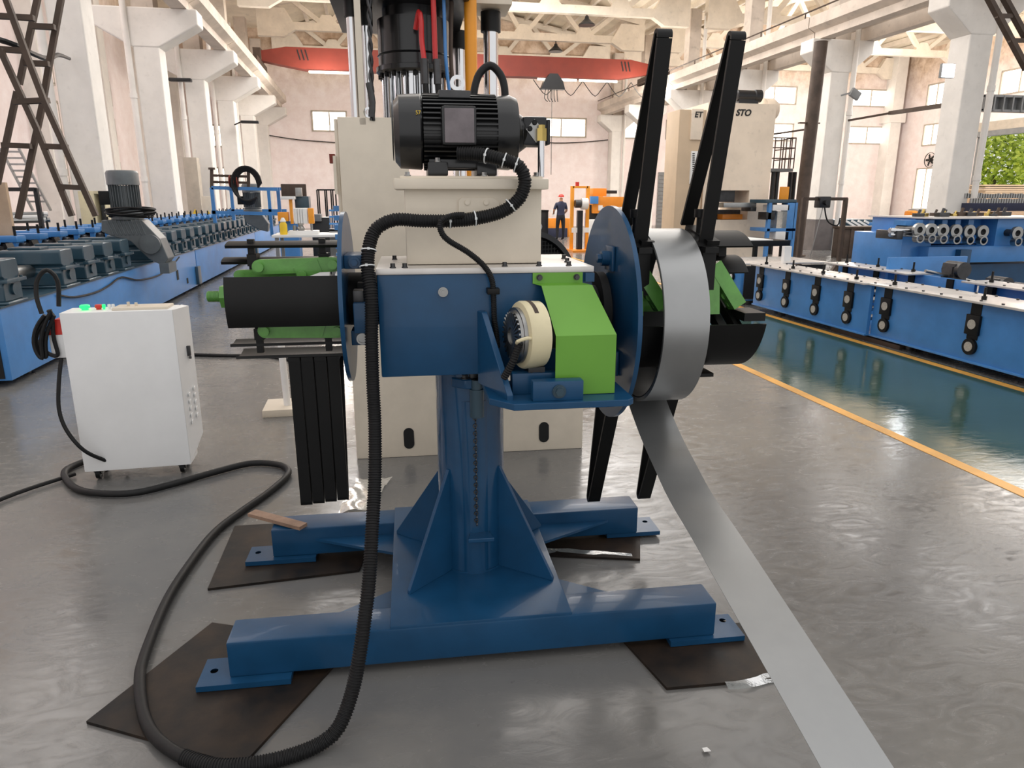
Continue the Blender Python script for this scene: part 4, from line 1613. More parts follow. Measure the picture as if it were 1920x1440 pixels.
# sagging cables on the bed face
wc = [atX(u, v, XF + .02) for u, v in ((108, 553), (140, 557), (180, 548), (205, 535), (228, 520), (262, 525), (300, 515), (325, 495), (336, 482))]
tag(MB().tube(wc, .012, n=6, step=.1).build('sensor_cable', 'black'), 'black cable sagging along the blue side of the gearbox line', 'cable')

# vertical gear motors
for i, (u, v, Y, lab, sc_) in enumerate(((238, 398, 10.8, 'grey vertical electric motor with angled gearbox standing on the blue line', 1.0),
                                         (474, 392, 17.3, 'smaller-looking grey motor farther down the blue line, under the hose frame', .95))):
    p = at(u, v, Y)
    r = T('gear_motor', lab, 'motor', (p.x, Y, p.z), group='gear motors on the line')
    m = MB().lathe((0, 0, 0), (0, 0, 1), [(0, .15), (.01, .19), (.03, .19)], 32).lathe((0, 0, .03), (0, 0, 1), [(0, .16), (.32, .16)], 32)
    mb_ = m.build('motor_body', 'graymotor', r)
    fi = MB().box(-.19, -.155, -.003, .003, .04, .36).build('cooling_fin', 'graymotor', r)
    for k in range(1, 30):
        c = fi.copy()
        COL.objects.link(c)
        c.parent = r
        c.rotation_euler.z = 2 * PI * k / 30
    MB().lathe((0, 0, .36), (0, 0, 1), [(0, .2), (.15, .2), (.18, .185), (.19, .14)], 36).build('fan_cowl', 'graymotor', r)
    MB().box(-.30, -.17, -.09, .09, .10, .28, .01).build('terminal_box', 'black', r)
    if i == 0:
        m = MB().lathe((0, 0, -.10), (0, 0, 1), [(0, .2), (.1, .2)], 24)
        m.prism([(-.28, -.1), (.22, -.1), (.42, -.35), (.50, -.62), (.42, -.72), (.25, -.62), (.05, -.38), (-.2, -.30), (-.3, -.25)], 'y', -.17, .17)
        for k in range(9):
            m.prism([(-.22 + k * .05, -.095), (-.20 + k * .05, -.095), (-.14 + k * .05, -.30), (-.16 + k * .05, -.30)], 'y', -.185, .185)
        m.build('angle_gearbox', 'graymotor', r, smooth=False, bevel=.015)
        m = MB().cyl((.30, -.18, -.42), (.30, -.22, -.42), .13, n=24).box(.38, .50, -.2, .2, -.82, -.68)
        m.build('output_flange', 'graymotor', r)
        m = MB()
        for j in range(6):
            rr = .27 + .02 * (j % 3)
            m.tube([(rr * math.cos(a * PI / 6) + .08, rr * .8 * math.sin(a * PI / 6) - .1, -.05 + .02 * j + .015 * math.sin(a + j) - .0 * a) for a in range(13)], .013, n=6, step=.06)
        tag(m.build('cable_coil', 'rubber', loc=r.location), 'coil of black cable draped over the angled gearbox', 'cable')
    else:
        m = MB().lathe((0, 0, -.16), (0, 0, 1), [(0, .14), (.08, .2), (.16, .2)], 24)
        m.prism([(-.2, -.1), (.2, -.1), (.33, -.32), (.3, -.5), (.12, -.45), (-.15, -.3)], 'y', -.15, .15)
        m.build('angle_gearbox', 'graymotor', r, bevel=.015)

# lattice tower of brown steel angles
lt = T('steel_lattice', 'tall brown crossed steel lattice frame rising at the picture edge above the gearbox line', 'lattice frame', (-3.1, 8, .7))
segs = [((12, 0), (45, 90), 8.0), ((45, 90), (83, 190), 8.0), ((83, 190), (180, 405), 8.0), ((116, -10), (92, 122), 8.5), ((92, 122), (80, 195), 8.5), ((80, 195), (34, 410), 8.5), ((0, 92), (68, 240), 8.1), ((68, 240), (135, 405), 8.1),
        ((72, -10), (36, 158), 8.7), ((32, 172), (-5, 345), 8.7)]
for a, b, Y in segs:
    m = MB().bar(at(a[0], a[1], Y), at(b[0], b[1], Y), .052, .05)
    m.build('lattice_bar', 'brown', lt, world=True)
for a, b, Y in (((-5, 30), (64, 34), 8.4), ((61, 49), (103, 51), 8.4), ((-2, 92), (52, 96), 8.2), ((45, 118), (92, 120), 8.3), ((25, 191), (92, 188), 8.1), ((4, 272), (58, 274), 8.4), ((82, 274), (127, 276), 8.1), ((113, 350), (155, 352), 8.1)):
    m = MB().bar(at(*a, Y), at(*b, Y), .06, .05)
    m.build('lattice_rung', 'brown', lt, world=True)
tagp = [at(0, 75, 8.9), at(30, 85, 8.9), at(60, 100, 9.2), at(90, 110, 10), at(110, 103, 12), at(130, 110, 15.2)]
tag(MB().tube(tagp, .03, n=6, step=.2).build('cable_bundle', 'black'), 'bundle of black cables slung past the brown lattice to the column', 'cable')
# second lattice at the other edge
lt = T('steel_lattice', 'dark steel ladder-like bracing at the top corner before the floodlit column', 'lattice frame', (9.5, 11, 4))
for a, b in (((1845, -20), (1925, 130)), ((1874, -20), (1940, 100))):
    MB().bar(at(*a, 11), at(*b, 11), .10, .07).build('lattice_bar', 'brown', lt, world=True)
for a, b in (((1868, 30), (1897, 30)), ((1892, 76), (1922, 76))):
    MB().bar(at(*a, 11), at(*b, 11), .07, .06).build('lattice_rung', 'brown', lt, world=True)

# ---- hose frame, white table, yellow unit beyond the line


def boxpx(u0, v0, u1, v1, Y, d, zmin=None, b=0.):
    """box whose front face spans the two pixels at depth Y"""
    p, q = at(u0, v0, Y), at(u1, v1, Y)
    z0, z1 = sorted((p.z, q.z))
    if zmin is not None:
        z0 = zmin
    return MB().box(min(p.x, q.x), max(p.x, q.x), Y, Y + d, z0, z1, b)


fr_ = T('hose_frame', 'blue tube frame with red hose reels standing over the far gearboxes', 'frame', (-2.7, 17, .7))
yA, yB = 16.6, 18.4
for (u, Y) in ((397, yA), (433, yB), (503, yB), (521, yA + .2)):
    p = at(u, 352, Y)
    MB().box(p.x - .035, p.x + .035, Y - .035, Y + .035, .70, p.z).build('frame_post', 'bright', fr_, world=True)
for z_ in (352, 398):
    p, q = at(397, z_, yA), at(521, z_ + 3, yA)
    MB().bar(p, q, .07, .07).build('frame_rail', 'bright', fr_, world=True)
    p2 = Vector((p.x, yB, p.z))
    q2 = Vector((q.x, yB, p.z))
    MB().bar(p2, q2, .07, .07).build('frame_rail', 'bright', fr_, world=True)
p, q = at(395, 329, yA), at(468, 331, yA)
MB().bar(p, q, .05, .05).bar(p - Vector((0, 0, .13)), q - Vector((0, 0, .13)), .05, .05).build('top_rail', 'brown', fr_, world=True)
for u in (397, 466):
    a, b = at(u, 318, yA), at(u, 352, yA)
    MB().bar(a, b, .06, .06).cyl(a, a + Vector((0, 0, .04)), .07, n=12).build('rail_post', 'brown', fr_, world=True)
for u in (430, 438):
    c = at(u, 340, yA - .05)
    MB().lathe(c, (1, 0, 0), [(0, .12), (.02, .13), (.03, .07), (.06, .07), (.07, .13), (.09, .12)], 20).build('hose_reel', 'red', fr_, world=True)
m = MB()
c = at(464, 352, yA - .1)
for j in range(5):
    m.tube([c + Vector(((.22 + .02 * j) * math.cos(a * PI / 7), -.02 * j, .35 * math.sin(a * PI / 7) + .02 * j)) for a in range(13)], .022, n=6, step=.08)
m.build('hanging_hoses', 'rubber', fr_, world=True)

# table with instruments
tbY = 12.2
tp = at(515, 441, tbY)
zt = tp.z
tb = T('work_table', 'white-topped work table beyond the mandrel, loaded with small devices', 'table', (tp.x + .7, tbY, 0))
MB().box(-.75, 1.35, 0, .9, zt - .04, zt, .004).build('table_top', 'plastic', tb)
for x in (-.68, 1.28):
    for y in (.06, .82):
        MB().box(x - .025, x + .025, y - .025, y + .025, 0, zt - .04).build('leg', 'grey', tb)
m = MB().box(-.7, 1.3, .1, .8, .25, .27).box(-.4, .1, .2, .6, .27, .42).box(.2, .8, .15, .6, .27, .36)
m.build('lower_shelf', 'plastic', tb)
tx = tp.x + .7


def onTable(u, Y=tbY + .2):
    return at(u, 400, Y).x


x = onTable(530)
r = T('oil_bottle', 'yellow liquid in a clear bottle with white cap on the table', 'bottle', (x, tbY + .15, zt))
MB().lathe((0, 0, 0), (0, 0, 1), [(0, .055), (.01, .06), (.16, .06), (.20, .04)], 20).build('bottle_body', 'warn', r)
MB().lathe((0, 0, .2), (0, 0, 1), [(0, .04), (.01, .05), (.05, .03), (.07, .02)], 16).build('bottle_cap', 'plastic', r)
x = onTable(562)
r = T('white_device', 'white bench instrument with twin cylinders on the table', 'instrument', (x, tbY + .25, zt))
MB().box(-.20, .28, -.1, .2, 0, .06, .005).build('base_tray', 'plastic', r)
m = MB().lathe((0, 0, .06), (0, 0, 1), [(0, .05), (.04, .07), (.08, .04), (.12, .06)], 20).cyl((.17, 0, .06), (.17, 0, .2), .02, n=12).cyl((-.1, 0, .06), (-.1, 0, .14), .03, n=12)
m.build('turned_stand', 'steel', r)
m = MB().box(-.1, .12, -.04, .1, .17, .42, .02)
for k in (-.06, -.02, .02, .06):
    m.cyl((k, -.05, .18), (k, -.05, .41), .016, n=10)
m.build('cylinder_block', 'plastic', r)
m = MB().box(.13, .22, -.05, .08, .17, .42, .012)
m.build('side_cover', 'yellow', r)
x = onTable(555)
r = T('yellow_bracket_machine', 'orange-yellow post machine with green motor behind the white table', 'machine', (x, 15.0, 0))
o_ = 15.0
for args, mt, nm in (((541, 370, 550, 420, 15.0, .15), 'yellow', 'upright'), ((520, 398, 541, 415, 15.0, .3), 'yellow', 'side_arm'), ((525, 368, 552, 374, 14.9, .4), 'plastic', 'top_plate'),
                     ((552, 368, 580, 390, 15.3, .5), 'teal', 'drive_motor'), ((526, 345, 575, 372, 16.5, .1), 'brown', 'back_board'), ((553, 352, 566, 369, 15.2, .2), 'steel', 'gearbox_top')):
    boxpx(*args, b=.01).build(nm, mt, r, world=True)
boxpx(522, 415, 560, 440, 15.2, .6, 0).build('base_cabinet', 'bright', r, world=True)
# small dark bin, blue crate and barred rack
r = T('dark_bin', 'dark grey tool box standing beside the white table', 'box', at(600, 425, 16))
boxpx(583, 408, 620, 436, 16, .8, 0, .01).build('box_body', 'grille', r, world=True)
boxpx(582, 402, 602, 415, 15.8, .5, b=.005).build('box_lid', 'grey', r, world=True)
r = T('barred_rack', 'black rack of thin upright bars against the far wall', 'rack', at(620, 430, 22))
p, q = at(594, 356, 22), at(636, 356, 22)
for k in range(8):
    x = p.x + (q.x - p.x) * [0, .08, .35, .42, .62, .7, .83, .98][k]
    MB().cyl((x, 22, 0), (x, 22, p.z), .022, n=6).build('rack_bar', 'black', r, world=True)
MB().bar((p.x, 22, p.z), (q.x, 22, p.z), .05, .04).bar((p.x, 22, .5), (q.x, 22, .5), .05, .04).build('rack_rail', 'black', r, world=True)
r = T('blue_crate', 'small blue barred crate half hidden by the blue disc', 'crate', at(630, 430, 13))
for k in range(5):
    boxpx(617 + k * 6, 393, 619 + k * 6, 432, 13, .03).build('crate_bar', 'bright', r, world=True)
for v in (393, 405, 418, 430):
    boxpx(617, v, 646, v + 3, 13, .03).build('crate_rail', 'bright', r, world=True)
boxpx(617, 430, 646, 436, 13, .4, 0).build('crate_base', 'grey', r, world=True)
# electric cabinets with warning triangles
for i, (u0, v0, u1, lab) in enumerate(((342, 295, 368, 'tall grey electric cabinet with a yellow warning triangle behind the pipe column'), (377, 368, 397, 'low beige electric cabinet with a yellow warning triangle beside the hose frame'),
                                       (145, 358, 195, 'open cream electric cabinet behind the brown lattice'))):
    Y = (24.7, 22.0, 14.4)[i]
    p, q = at(u0, v0, Y), at(u1, v0, Y)
    r = T('electric_cabinet', lab, 'cabinet', ((p.x + q.x) / 2, Y, 0))
    w = (q.x - p.x) / 2
    if i < 2:
        MB().box(-w, w, 0, .4, .0, p.z, .01).build('cabinet_body', 'beige' if i else 'winframe', r)
        t = MB().prism([(-.13, 1.02), (.13, 1.02), (0, 1.26)], 'y', -.008, -.001)
        t.build('warning_triangle', 'warn', r)
    else:
        MB().box(-w, w * .2, 0, .4, .0, p.z, .01).build('cabinet_door', 'cream', r)
        MB().box(w * .2, w, .3, .4, .1, p.z).box(w * .9, w, 0, .4, .1, p.z).box(w * .2, w, 0, .4, p.z - .05, p.z).build('cabinet_body', 'cream', r)
        MB().box(w * .3, w * .85, .2, .3, .4, p.z - .1).build('switchgear', 'dsteel', r)
# clutter rack behind the lattice
r = T('pipe_rack', 'dark tube rack piled with wrapped stock behind the brown lattice', 'rack', (-6.5, 13, 0))
for x in (-7.9, -7.0, -6.1, -5.2):
    MB().box(x - .03, x + .03, 12.97, 13.03, 0, 1.75).build('rack_post', 'grille', r, world=True)
MB().box(-7.9, -5.2, 12.95, 13.05, 1.7, 1.76).build('rack_rail', 'grille', r, world=True)
MB().box(-7.9, -5.2, 12.95, 13.05, 1.1, 1.16).build('rack_rail', 'grille', r, world=True)
for k in range(7):
    MB().cyl((-7.7 + k * .08, 12.6, 1.22 + .05 * (k % 3)), (-5.3, 13.3 + .05 * k, 1.24 + .05 * (k % 3)), .04, n=8).build('stock_bar', 'plastic' if k % 2 else 'steel', r, world=True)
# slim ladder leaning at the far left
r = T('leaning_ladder', 'pale aluminium ladder leaning behind the brown lattice', 'ladder', (-5.6, 14, 0))
a, b = at(3, 290, 14), at(62, 395, 14)
for dx in (0, .28):
    MB().bar(a + Vector((dx, 0, .1)), b + Vector((dx, 0, 0)), .05, .03).build('ladder_rail', 'steel', r, world=True)
for k in range(9):
    c = a + (b - a) * (k / 9) + Vector((0, 0, .05))
    MB().bar(c, c + Vector((.28, 0, 0)), .03, .03).build('rung', 'steel', r, world=True)

# ---- camera-like wall lamps on columns
for (u, v, Y, lab) in ((470, 229, 30.4, 'small street-type lamp head on the slender column farther back'), (340, 150, 25.2, 'tilted floodlight head on the column by the gearbox line')):
    p = at(u, v, Y)
    r = T('wall_floodlight', lab, 'lamp', p)
    MB().box(-.35, .3, -.12, .12, -.05, .05, .03).build('lamp_head', 'grille', r)
    MB().bar((-.35, 0, 0), (-.62, .1, -.1), .04, .04).build('lamp_arm', 'grille', r)
# ================================================================== RIGHT ROLL FORMER (near, blue, with bearing blocks)
XQ = 5.56
rl = T('roll_former', 'long low blue roll former beside the aisle with white bearing discs on its side', 'machine', (XQ, 3.6, 0))
ZT = .655


def RR(m, name, mt, par=None, **k):
    return m.build(name, mt, par or rl, world=True, **k)


ys = {}
for u in (1418, 1640, 1930, 1430, 1480, 1537, 1600, 1665, 1835, 1368):
    ys[u] = atX(u, 560, XQ).y
secs = [(3.3, ys[1640], .0, ZT), (ys[1640] + .01, ys[1418], -.05, ZT - .0)]
for i, (a, b, dx, zt_) in enumerate(secs):
    for (xa, xb) in ((0, .04), (1.35, 1.39)):
        sp_ = RR(MB().box(XQ + dx + xa, XQ + dx + xb, a, b, .09, zt_, .003), 'side_plate', 'bright')
    RR(MB().box(XQ + dx - .10, XQ + dx + .40, a, b, zt_, zt_ + .022, .003), 'top_plate', 'topplate')
    RR(MB().box(XQ + dx + 1.10, XQ + dx + 1.50, a + .8, b, zt_, zt_ + .022, .003), 'top_plate', 'topplate')
    RR(MB().box(XQ + dx - .02, XQ + dx + 1.42, a, b, .075, .095, .003), 'base_flange', 'bright')
    pl_ = []
    y = a + .12
    while y < b:
        for x in (XQ + dx - .05, XQ + dx + .35, XQ + dx + 1.16, XQ + dx + 1.45):
            if x > XQ + 1 and y < a + .9:
                continue
            pl_.append((x - XQ, y - 3.6, zt_ + .022))
        y += .24
    many(MB().cyl((0, 0, 0), (0, 0, .012), .013, n=8).build('plate_screw', 'dsteel', rl), rl, pl_)
    for y in (a + .6, b - .5):
        RR(MB().cyl((XQ + .1, y, 0), (XQ + .1, y, .08), .035, n=12).cyl((XQ + .1, y, 0), (XQ + .1, y, .015), .07, n=16), 'levelling_foot', 'dsteel')
bb0 = None
stn = [ys[u] for u in (1430, 1480, 1537, 1600, 1665, 1835)]
for i, y in enumerate(stn):
    dx = -.05 if i < 4 else 0
    if bb0 is None:
        m = MB().box(-.03, .0, -.08, .08, .345, .535, .008).box(-.006, .002, -.06, .06, .53, .655).box(-.006, .002, -.062, .062, .30, .35)
        bb0 = m.build('bearing_block', 'black', rl, loc=(XQ + dx - XQ, y - 3.6, 0))
        MB().cyl((-.036, 0, .445), (-.03, 0, .445), .046, n=28).build('bearing_face', 'dialf', bb0)
        MB().cyl((-.028, 0, .232), (.0, 0, .232), .078, n=28).build('lower_bearing', 'black', bb0)
        m = MB().cyl((-.034, 0, .232), (-.028, 0, .232), .046, n=28).build('lower_bearing_face', 'dialf', bb0)
        MB().cyl((.06, 0, .677), (.06, 0, .79), .012, n=8).cyl((.06, 0, .677), (.06, 0, .71), .024, n=6).build('adjusting_screw', 'black', bb0)
    else:
        sub(bb0, rl, (dx, y - 3.6, 0))
for i, y in enumerate(stn + [4.2]):
    RR(MB().cyl((XQ + .05, y + .05, .42), (XQ + 1.38, y + .05, .42), .035, n=14).cyl((XQ + .05, y + .05, .21), (XQ + 1.38, y + .05, .21), .035, n=14), 'roll_shaft', 'steel')
    RR(MB().box(XQ + 1.28, XQ + 1.34, y - .05, y + .05, .25, .65), 'inner_bearing', 'black')
    RR(MB().cyl((XQ + 1.3, y, .677), (XQ + 1.3, y, .80), .012, n=8).cyl((XQ + 1.3, y, .677), (XQ + 1.3, y, .71), .024, n=6), 'adjusting_screw', 'black')
# farther machine end (separate section)
r2 = T('feed_section', 'short blue roll section at the far end of the roll former, behind the coil', 'machine', (XQ, 9.7, 0))
yE = ys[1418] + .4
MB().box(XQ - .05, XQ, yE, yE + 1.1, .09, .62, .003).build('side_plate', 'bright', r2, world=True)
MB().box(XQ - .1, XQ + 1.4, yE + .0, yE + 1.1, .62, .64, .003).build('top_plate', 'topplate', r2, world=True)
MB().box(XQ + .0, XQ + 1.35, yE - .02, yE, .1, .6).build('end_opening', 'dark', r2, world=True)
for y in (yE + .15, yE + .95):
    MB().cyl((XQ + .1, y, 0), (XQ + .1, y, .08), .035, n=12).build('levelling_foot', 'dsteel', r2, world=True)
MB().box(XQ - .05, XQ + 1.4, yE, yE + 1.1, .07, .09).build('base_flange', 'bright', r2, world=True)
for y in (yE + .25,):
    for z in (.42, .22):
        MB().cyl((XQ - .085, y, z), (XQ - .05, y, z), .06, n=24).build('bearing', 'black', r2, world=True)
        MB().cyl((XQ - .09, y, z), (XQ - .085, y, z), .038, n=20).build('bearing_face', 'plastic', r2, world=True)
# black timber under the section joint
tag(MB().box(5.58, 5.9, 6.6, 7.8, 0.0, .05, .004).build('packing_beam', 'brown'), 'dark packing beam on the floor under the roll former joint', 'beam')
# black work table with white sheet beyond the coil
r = T('black_bench', 'black-framed bench with pale sheet on top beyond the mandrel', 'bench', at(1430, 470, 10.5))
p, q = at(1340, 452, 11.3), at(1482, 455, 11.3)
MB().box(p.x - .5, q.x, 11.3, 12.6, p.z - .10, p.z - .005, .004).build('bench_frame', 'black', r, world=True)
MB().box(p.x - .4, q.x - .3, 11.35, 12.5, p.z - .005, p.z + .01).build('bench_sheet', 'plastic', r, world=True)
for x in (p.x + .2, q.x - .1, (p.x + q.x) / 2 + .1):
    MB().box(x - .03, x + .03, 11.35, 11.42, 0, p.z - .1).build('leg', 'black', r, world=True)
tag(boxpx(1472, 462, 1482, 493, 10.2, .08, None).build('foam_block', 'plastic'), 'upright white foam block beyond the roll former tops', 'block')

# ================================================================== SECOND RIGHT MACHINE with roll pairs
Y2 = 9.3
p0, p1 = at(1722, 410, Y2), at(1722, 487, Y2)
rm = T('roller_machine', 'tall blue straightening machine with six bright roll pairs behind the roll former', 'machine', (p0.x, Y2, 0))
xL = at(1697, 480, Y2).x
xR = at(1990, 480, Y2).x
zTop = at(1760, 410, Y2).z
zMid = at(1760, 462, Y2).z
zBot = at(1760, 492, Y2).z
MB().box(xL, xL + .5, Y2 + .1, Y2 + 1.2, .0, at(1700, 440, Y2).z, .004).build('end_stand', 'bright', rm, world=True)
MB().box(xL + .3, xR, Y2 + .25, Y2 + 1.2, zMid + .02, zTop, .004).build('back_panel', 'bright', rm, world=True)
MB().box(xL + .3, xR, Y2 - .1, Y2 + 1.2, zBot, zMid, .004).build('cross_beam', 'bright', rm, world=True)
MB().box(xL + .25, xR, Y2 - .15, Y2 + 1.25, zTop, zTop + .02).build('top_plate', 'topplate', rm, world=True)
MB().box(at(1865, 420, Y2).x, xR, Y2 - .05, Y2 + .3, zMid - .05, zTop, .004).build('front_panel', 'bright', rm, world=True)
MB().box(xL + .35, xR, Y2 + .0, Y2 + 1, .3, zBot - .04).build('lower_housing', 'blue', rm, world=True)
MB().box(at(1785, 450, Y2).x, at(1805, 450, Y2).x, Y2 - .2, Y2, .1, zMid - .04, .004).build('drive_post', 'blue', rm, world=True)
for u in (1728, 1750, 1772, 1797, 1822, 1847, 1912, 1935):
    c = at(u, 431 + (u - 1728) * .035, Y2 - .28)
    rp = MB().cyl((c.x, Y2 + .2, c.z), (c.x, Y2 - .2, c.z), .05, n=20).build('roll_shaft', 'dsteel', rm, world=True)
    MB().ring((c.x, Y2 - .2, c.z), (0, -1, 0), .095, .045, .05, n=28).build('upper_roll', 'steel', rm, world=True)
    c2 = at(u - 3, 447 + (u - 1728) * .035, Y2 - .28)
    MB().ring((c2.x, Y2 - .2, c2.z), (0, -1, 0), .065, .045, .09, n=24).build('lower_roll', 'steel', rm, world=True)
    MB().box(c.x - .04, c.x + .05, Y2 + .0, Y2 + .25, c.z + .05, zTop - .02).build('roll_chock', 'bright', rm, world=True)
MB().cyl(at(1668, 432, Y2 - .1), at(1725, 434, Y2 - .1), .035, n=14).cyl(at(1668, 440, Y2 - .1), at(1725, 441, Y2 - .1), .03, n=14).build('tie_bar', 'chrome', rm, world=True)
MB().box(at(1668, 440, Y2).x, at(1680, 440, Y2).x, Y2 - .15, Y2 + .3, at(1670, 448, Y2).z, at(1670, 432, Y2).z, .01).build('bar_head', 'dsteel', rm, world=True)
# inner shaft drives in front of it
rd = T('drive_shafts', 'row of dark universal joints and thin shafts between roll former and roller machine', 'drive', (7.4, 8, 0))
for (u, v) in ((1790, 505), (1870, 533), (1915, 545)):
    c = at(u, v, 7.6)
    MB().box(c.x - .1, c.x + .1, 7.5, 7.7, .0, c.z + .08, .02).build('bearing_stand', 'dsteel', rd, world=True)
    MB().cyl((c.x, 7.7, c.z), (c.x, 7.45, c.z), .1, n=20).build('coupling', 'dsteel', rd, world=True)
MB().cyl(at(1735, 508, 7.6), at(1925, 550, 7.6), .02, n=10).build('thin_shaft', 'steel', rd, world=True)
MB().box(at(1668, 490, 8.4).x, at(1668, 490, 8.4).x + 1.2, 8.4, 8.45, .2, at(1668, 483, 8.4).z, .003).build('guard_sheet', 'bright', rd, world=True)

# tool clutter on the top of it
r = T('tool_pile', 'scatter of dark brackets and brass valves lying on the roller machine top', 'tools', (8.8, 9.8, zTop))
rnd = random.Random(3)
for k in range(16):
    c = Vector((at(1730 + k * 12, 408, Y2 + .3).x, Y2 + .3 + rnd.random() * .4, zTop + .02))
    s_ = .03 + rnd.random() * .03
    mm_ = ('dsteel', 'brass', 'brown')[k % 3]
    MB().box(c.x - s_ * 1.6, c.x + s_ * 1.6, c.y - s_, c.y + s_, c.z, c.z + s_ * 1.1, .006).cyl((c.x, c.y, c.z + s_), (c.x + .02, c.y, c.z + s_ * 2.2), s_ * .4, n=8).build('valve_part', mm_, r, world=True)

# shelves of parts far right
sh = T('parts_shelf', 'long dark shelf crowded with small metal parts, beyond the roller machine', 'shelf', at(1870, 390, 15))
p, q = at(1822, 381, 15), at(1990, 381, 15)
MB().box(p.x, q.x, 15, 15.8, at(1850, 396, 15).z, p.z, .005).build('shelf_beam', 'navy', sh, world=True)
MB().box(p.x, q.x, 15.0, 15.8, 0, .9).build('shelf_base', 'plastic', sh, world=True)
m = MB()
rnd = random.Random(5)
for row in range(2):
    for k in range(34):
        x = p.x + .07 + k * (q.x - p.x - .1) / 34
        z = p.z + row * .12
        m.cyl((x, 15.1 + row * .2, z), (x, 15.1 + row * .2, z + .09 + rnd.random() * .03), .035, n=8)
m.build('small_parts', 'steel', sh, world=True)['kind'] = 'stuff'
# stacked boards / panels at the door
r = T('board_stack', 'stack of pale boards in front of the yard opening', 'stack', at(1890, 350, 26))
for k in range(6):
    boxpx(1846 + (k % 2) * 2, 346 + k * 4.0, 1960, 349.3 + k * 4.0, 26, 1.2).build('board', 'ply', r, world=True)
boxpx(1842, 370, 1960, 372, 26, 1.2, 0).build('board_trestle', 'carton', r, world=True)

# ================================================================== far machinery
# big C-frame press with lettering
bp_ = T('c_frame_press', 'large cream press with black lettering near its top, beyond the upright black arms', 'press', (9.5, 18, 0))
yb = 18.0


def PB(u0, v0, u1, v1, mt, nm, Y=yb, d=1.6, zmin=None, b=.01):
    return boxpx(u0, v0, u1, v1, Y, d, zmin, b).build(nm, mt, bp_, world=True)


xa, xb = at(1322, 300, yb).x, at(1447, 300, yb).x
za, zb = at(1330, 192, yb).z, 0
ow0, ow1 = at(1335, 400, yb).x, at(1405, 360, yb).x
oz0, oz1 = at(1390, 412, yb).z, at(1390, 357, yb).z
m = MB().box(xa, xb, yb, yb + 1.6, oz1, za).box(xa, xb, yb, yb + 1.6, 0, oz0).box(xa, ow0, yb, yb + 1.6, oz0, oz1).box(ow1, xb, yb, yb + 1.6, oz0, oz1)
m.build('press_frame', 'pressw', bp_, world=True, smooth=False)
m = MB().box(ow0, ow1, yb + .4, yb + 1.2, oz0, oz0 + .25).box(ow0 + .3, ow1 - .25, yb + .3, yb + 1, oz1 - .3, oz1)
m.build('die_space', 'dsteel', bp_, world=True)
PB(1355, 402, 1392, 411, 'orange', 'bed_plate', yb + .1, .3)
PB(1357, 380, 1418, 389, 'steel', 'bolster', yb - .5, .5)
PB(1408, 388, 1418, 396, 'dsteel', 'bolster_end', yb - .5, .5)
PB(1275, 205, 1308, 470, 'ply', 'side_column', yb - .2, .8, 0)
PB(1298, 204, 1316, 262, 'pressw', 'control_head', yb - .25, .5)
PB(1297, 283, 1305, 345, 'plastic', 'scale_strip', yb - .25, .1)
m = MB()
for k in range(14):
    c = at(1301, 288 + k * 4, yb - .27)
    m.box(c.x - .03, c.x + .03, yb - .26, yb - .25, c.z - .012, c.z + .012)
m.build('scale_mark', 'letter', bp_, world=True)
c = at(1308, 215, yb - .26) - Vector((9.5, 18, 0))
text('ET', .19, 'letter', bp_, (c.x - .08, -.262, c.z - .06), (PI / 2, 0, 0), .004, 'lettering', .004, .15)
c = at(1378, 212, yb) - Vector((9.5, 18, 0))
text('STO', .22, 'letter', bp_, (c.x + .02, -.01, c.z - .06), (PI / 2, 0, 0), .006, 'lettering', .006, .25)
c = at(1450, 203, yb + .2)
m = MB().lathe((xb - .05, yb + .6, c.z), (1, 0, 0), [(0, .30), (.25, .30), (.38, .22), (.45, .08)], 24)
m.build('air_tank', 'pressw', bp_, world=True)
c = at(1410, 178, yb + .3)
m = MB().lathe((c.x - .35, yb + .5, c.z), (1, 0, 0), [(0, .1), (.02, .14), (.5, .14), (.52, .16), (.7, .16), (.72, .1)], 24).box(c.x - .3, c.x + .25, yb + .4, yb + .6, za, c.z)
m.build('top_motor', 'grille', bp_, world=True)
c = at(1447, 278, yb + .4)
MB().lathe((xb, yb + .8, c.z), (1, 0, 0), [(0, .36), (.12, .36), (.2, .25)], 28).build('flywheel', 'yellow', bp_, world=True)
# caged platform beside it
cg = T('caged_platform', 'rusty wire cage on a small platform beside the cream press', 'platform', at(1465, 320, 19))
p, q = at(1448, 258, 19), at(1493, 258, 19)
zf = at(1470, 316, 19).z
MB().box(p.x - .1, q.x, 19, 20, zf - .08, zf, .005).build('deck', 'grey', cg, world=True)
for t in (.15, .4, .5, .62, .78, .85, 1.0):
    x = p.x + (q.x - p.x) * t
    MB().cyl((x, 19, zf), (x, 19, p.z), .016, n=6).build('cage_bar', 'brown', cg, world=True)
for v in (258, 277, 297):
    z = at(1450, v, 19).z
    MB().bar((p.x, 19, z), (q.x, 19, z), .03, .03).bar((q.x, 19, z), (q.x, 20, z), .03, .03).build('cage_rail', 'brown', cg, world=True)
for u in (1448, 1456, 1480, 1488):
    x = at(u, 350, 19.3).x
    MB().cyl((x, 19.3, .0), (x, 19.3, zf - .08), .06, n=10).build('platform_leg', 'grille', cg, world=True)
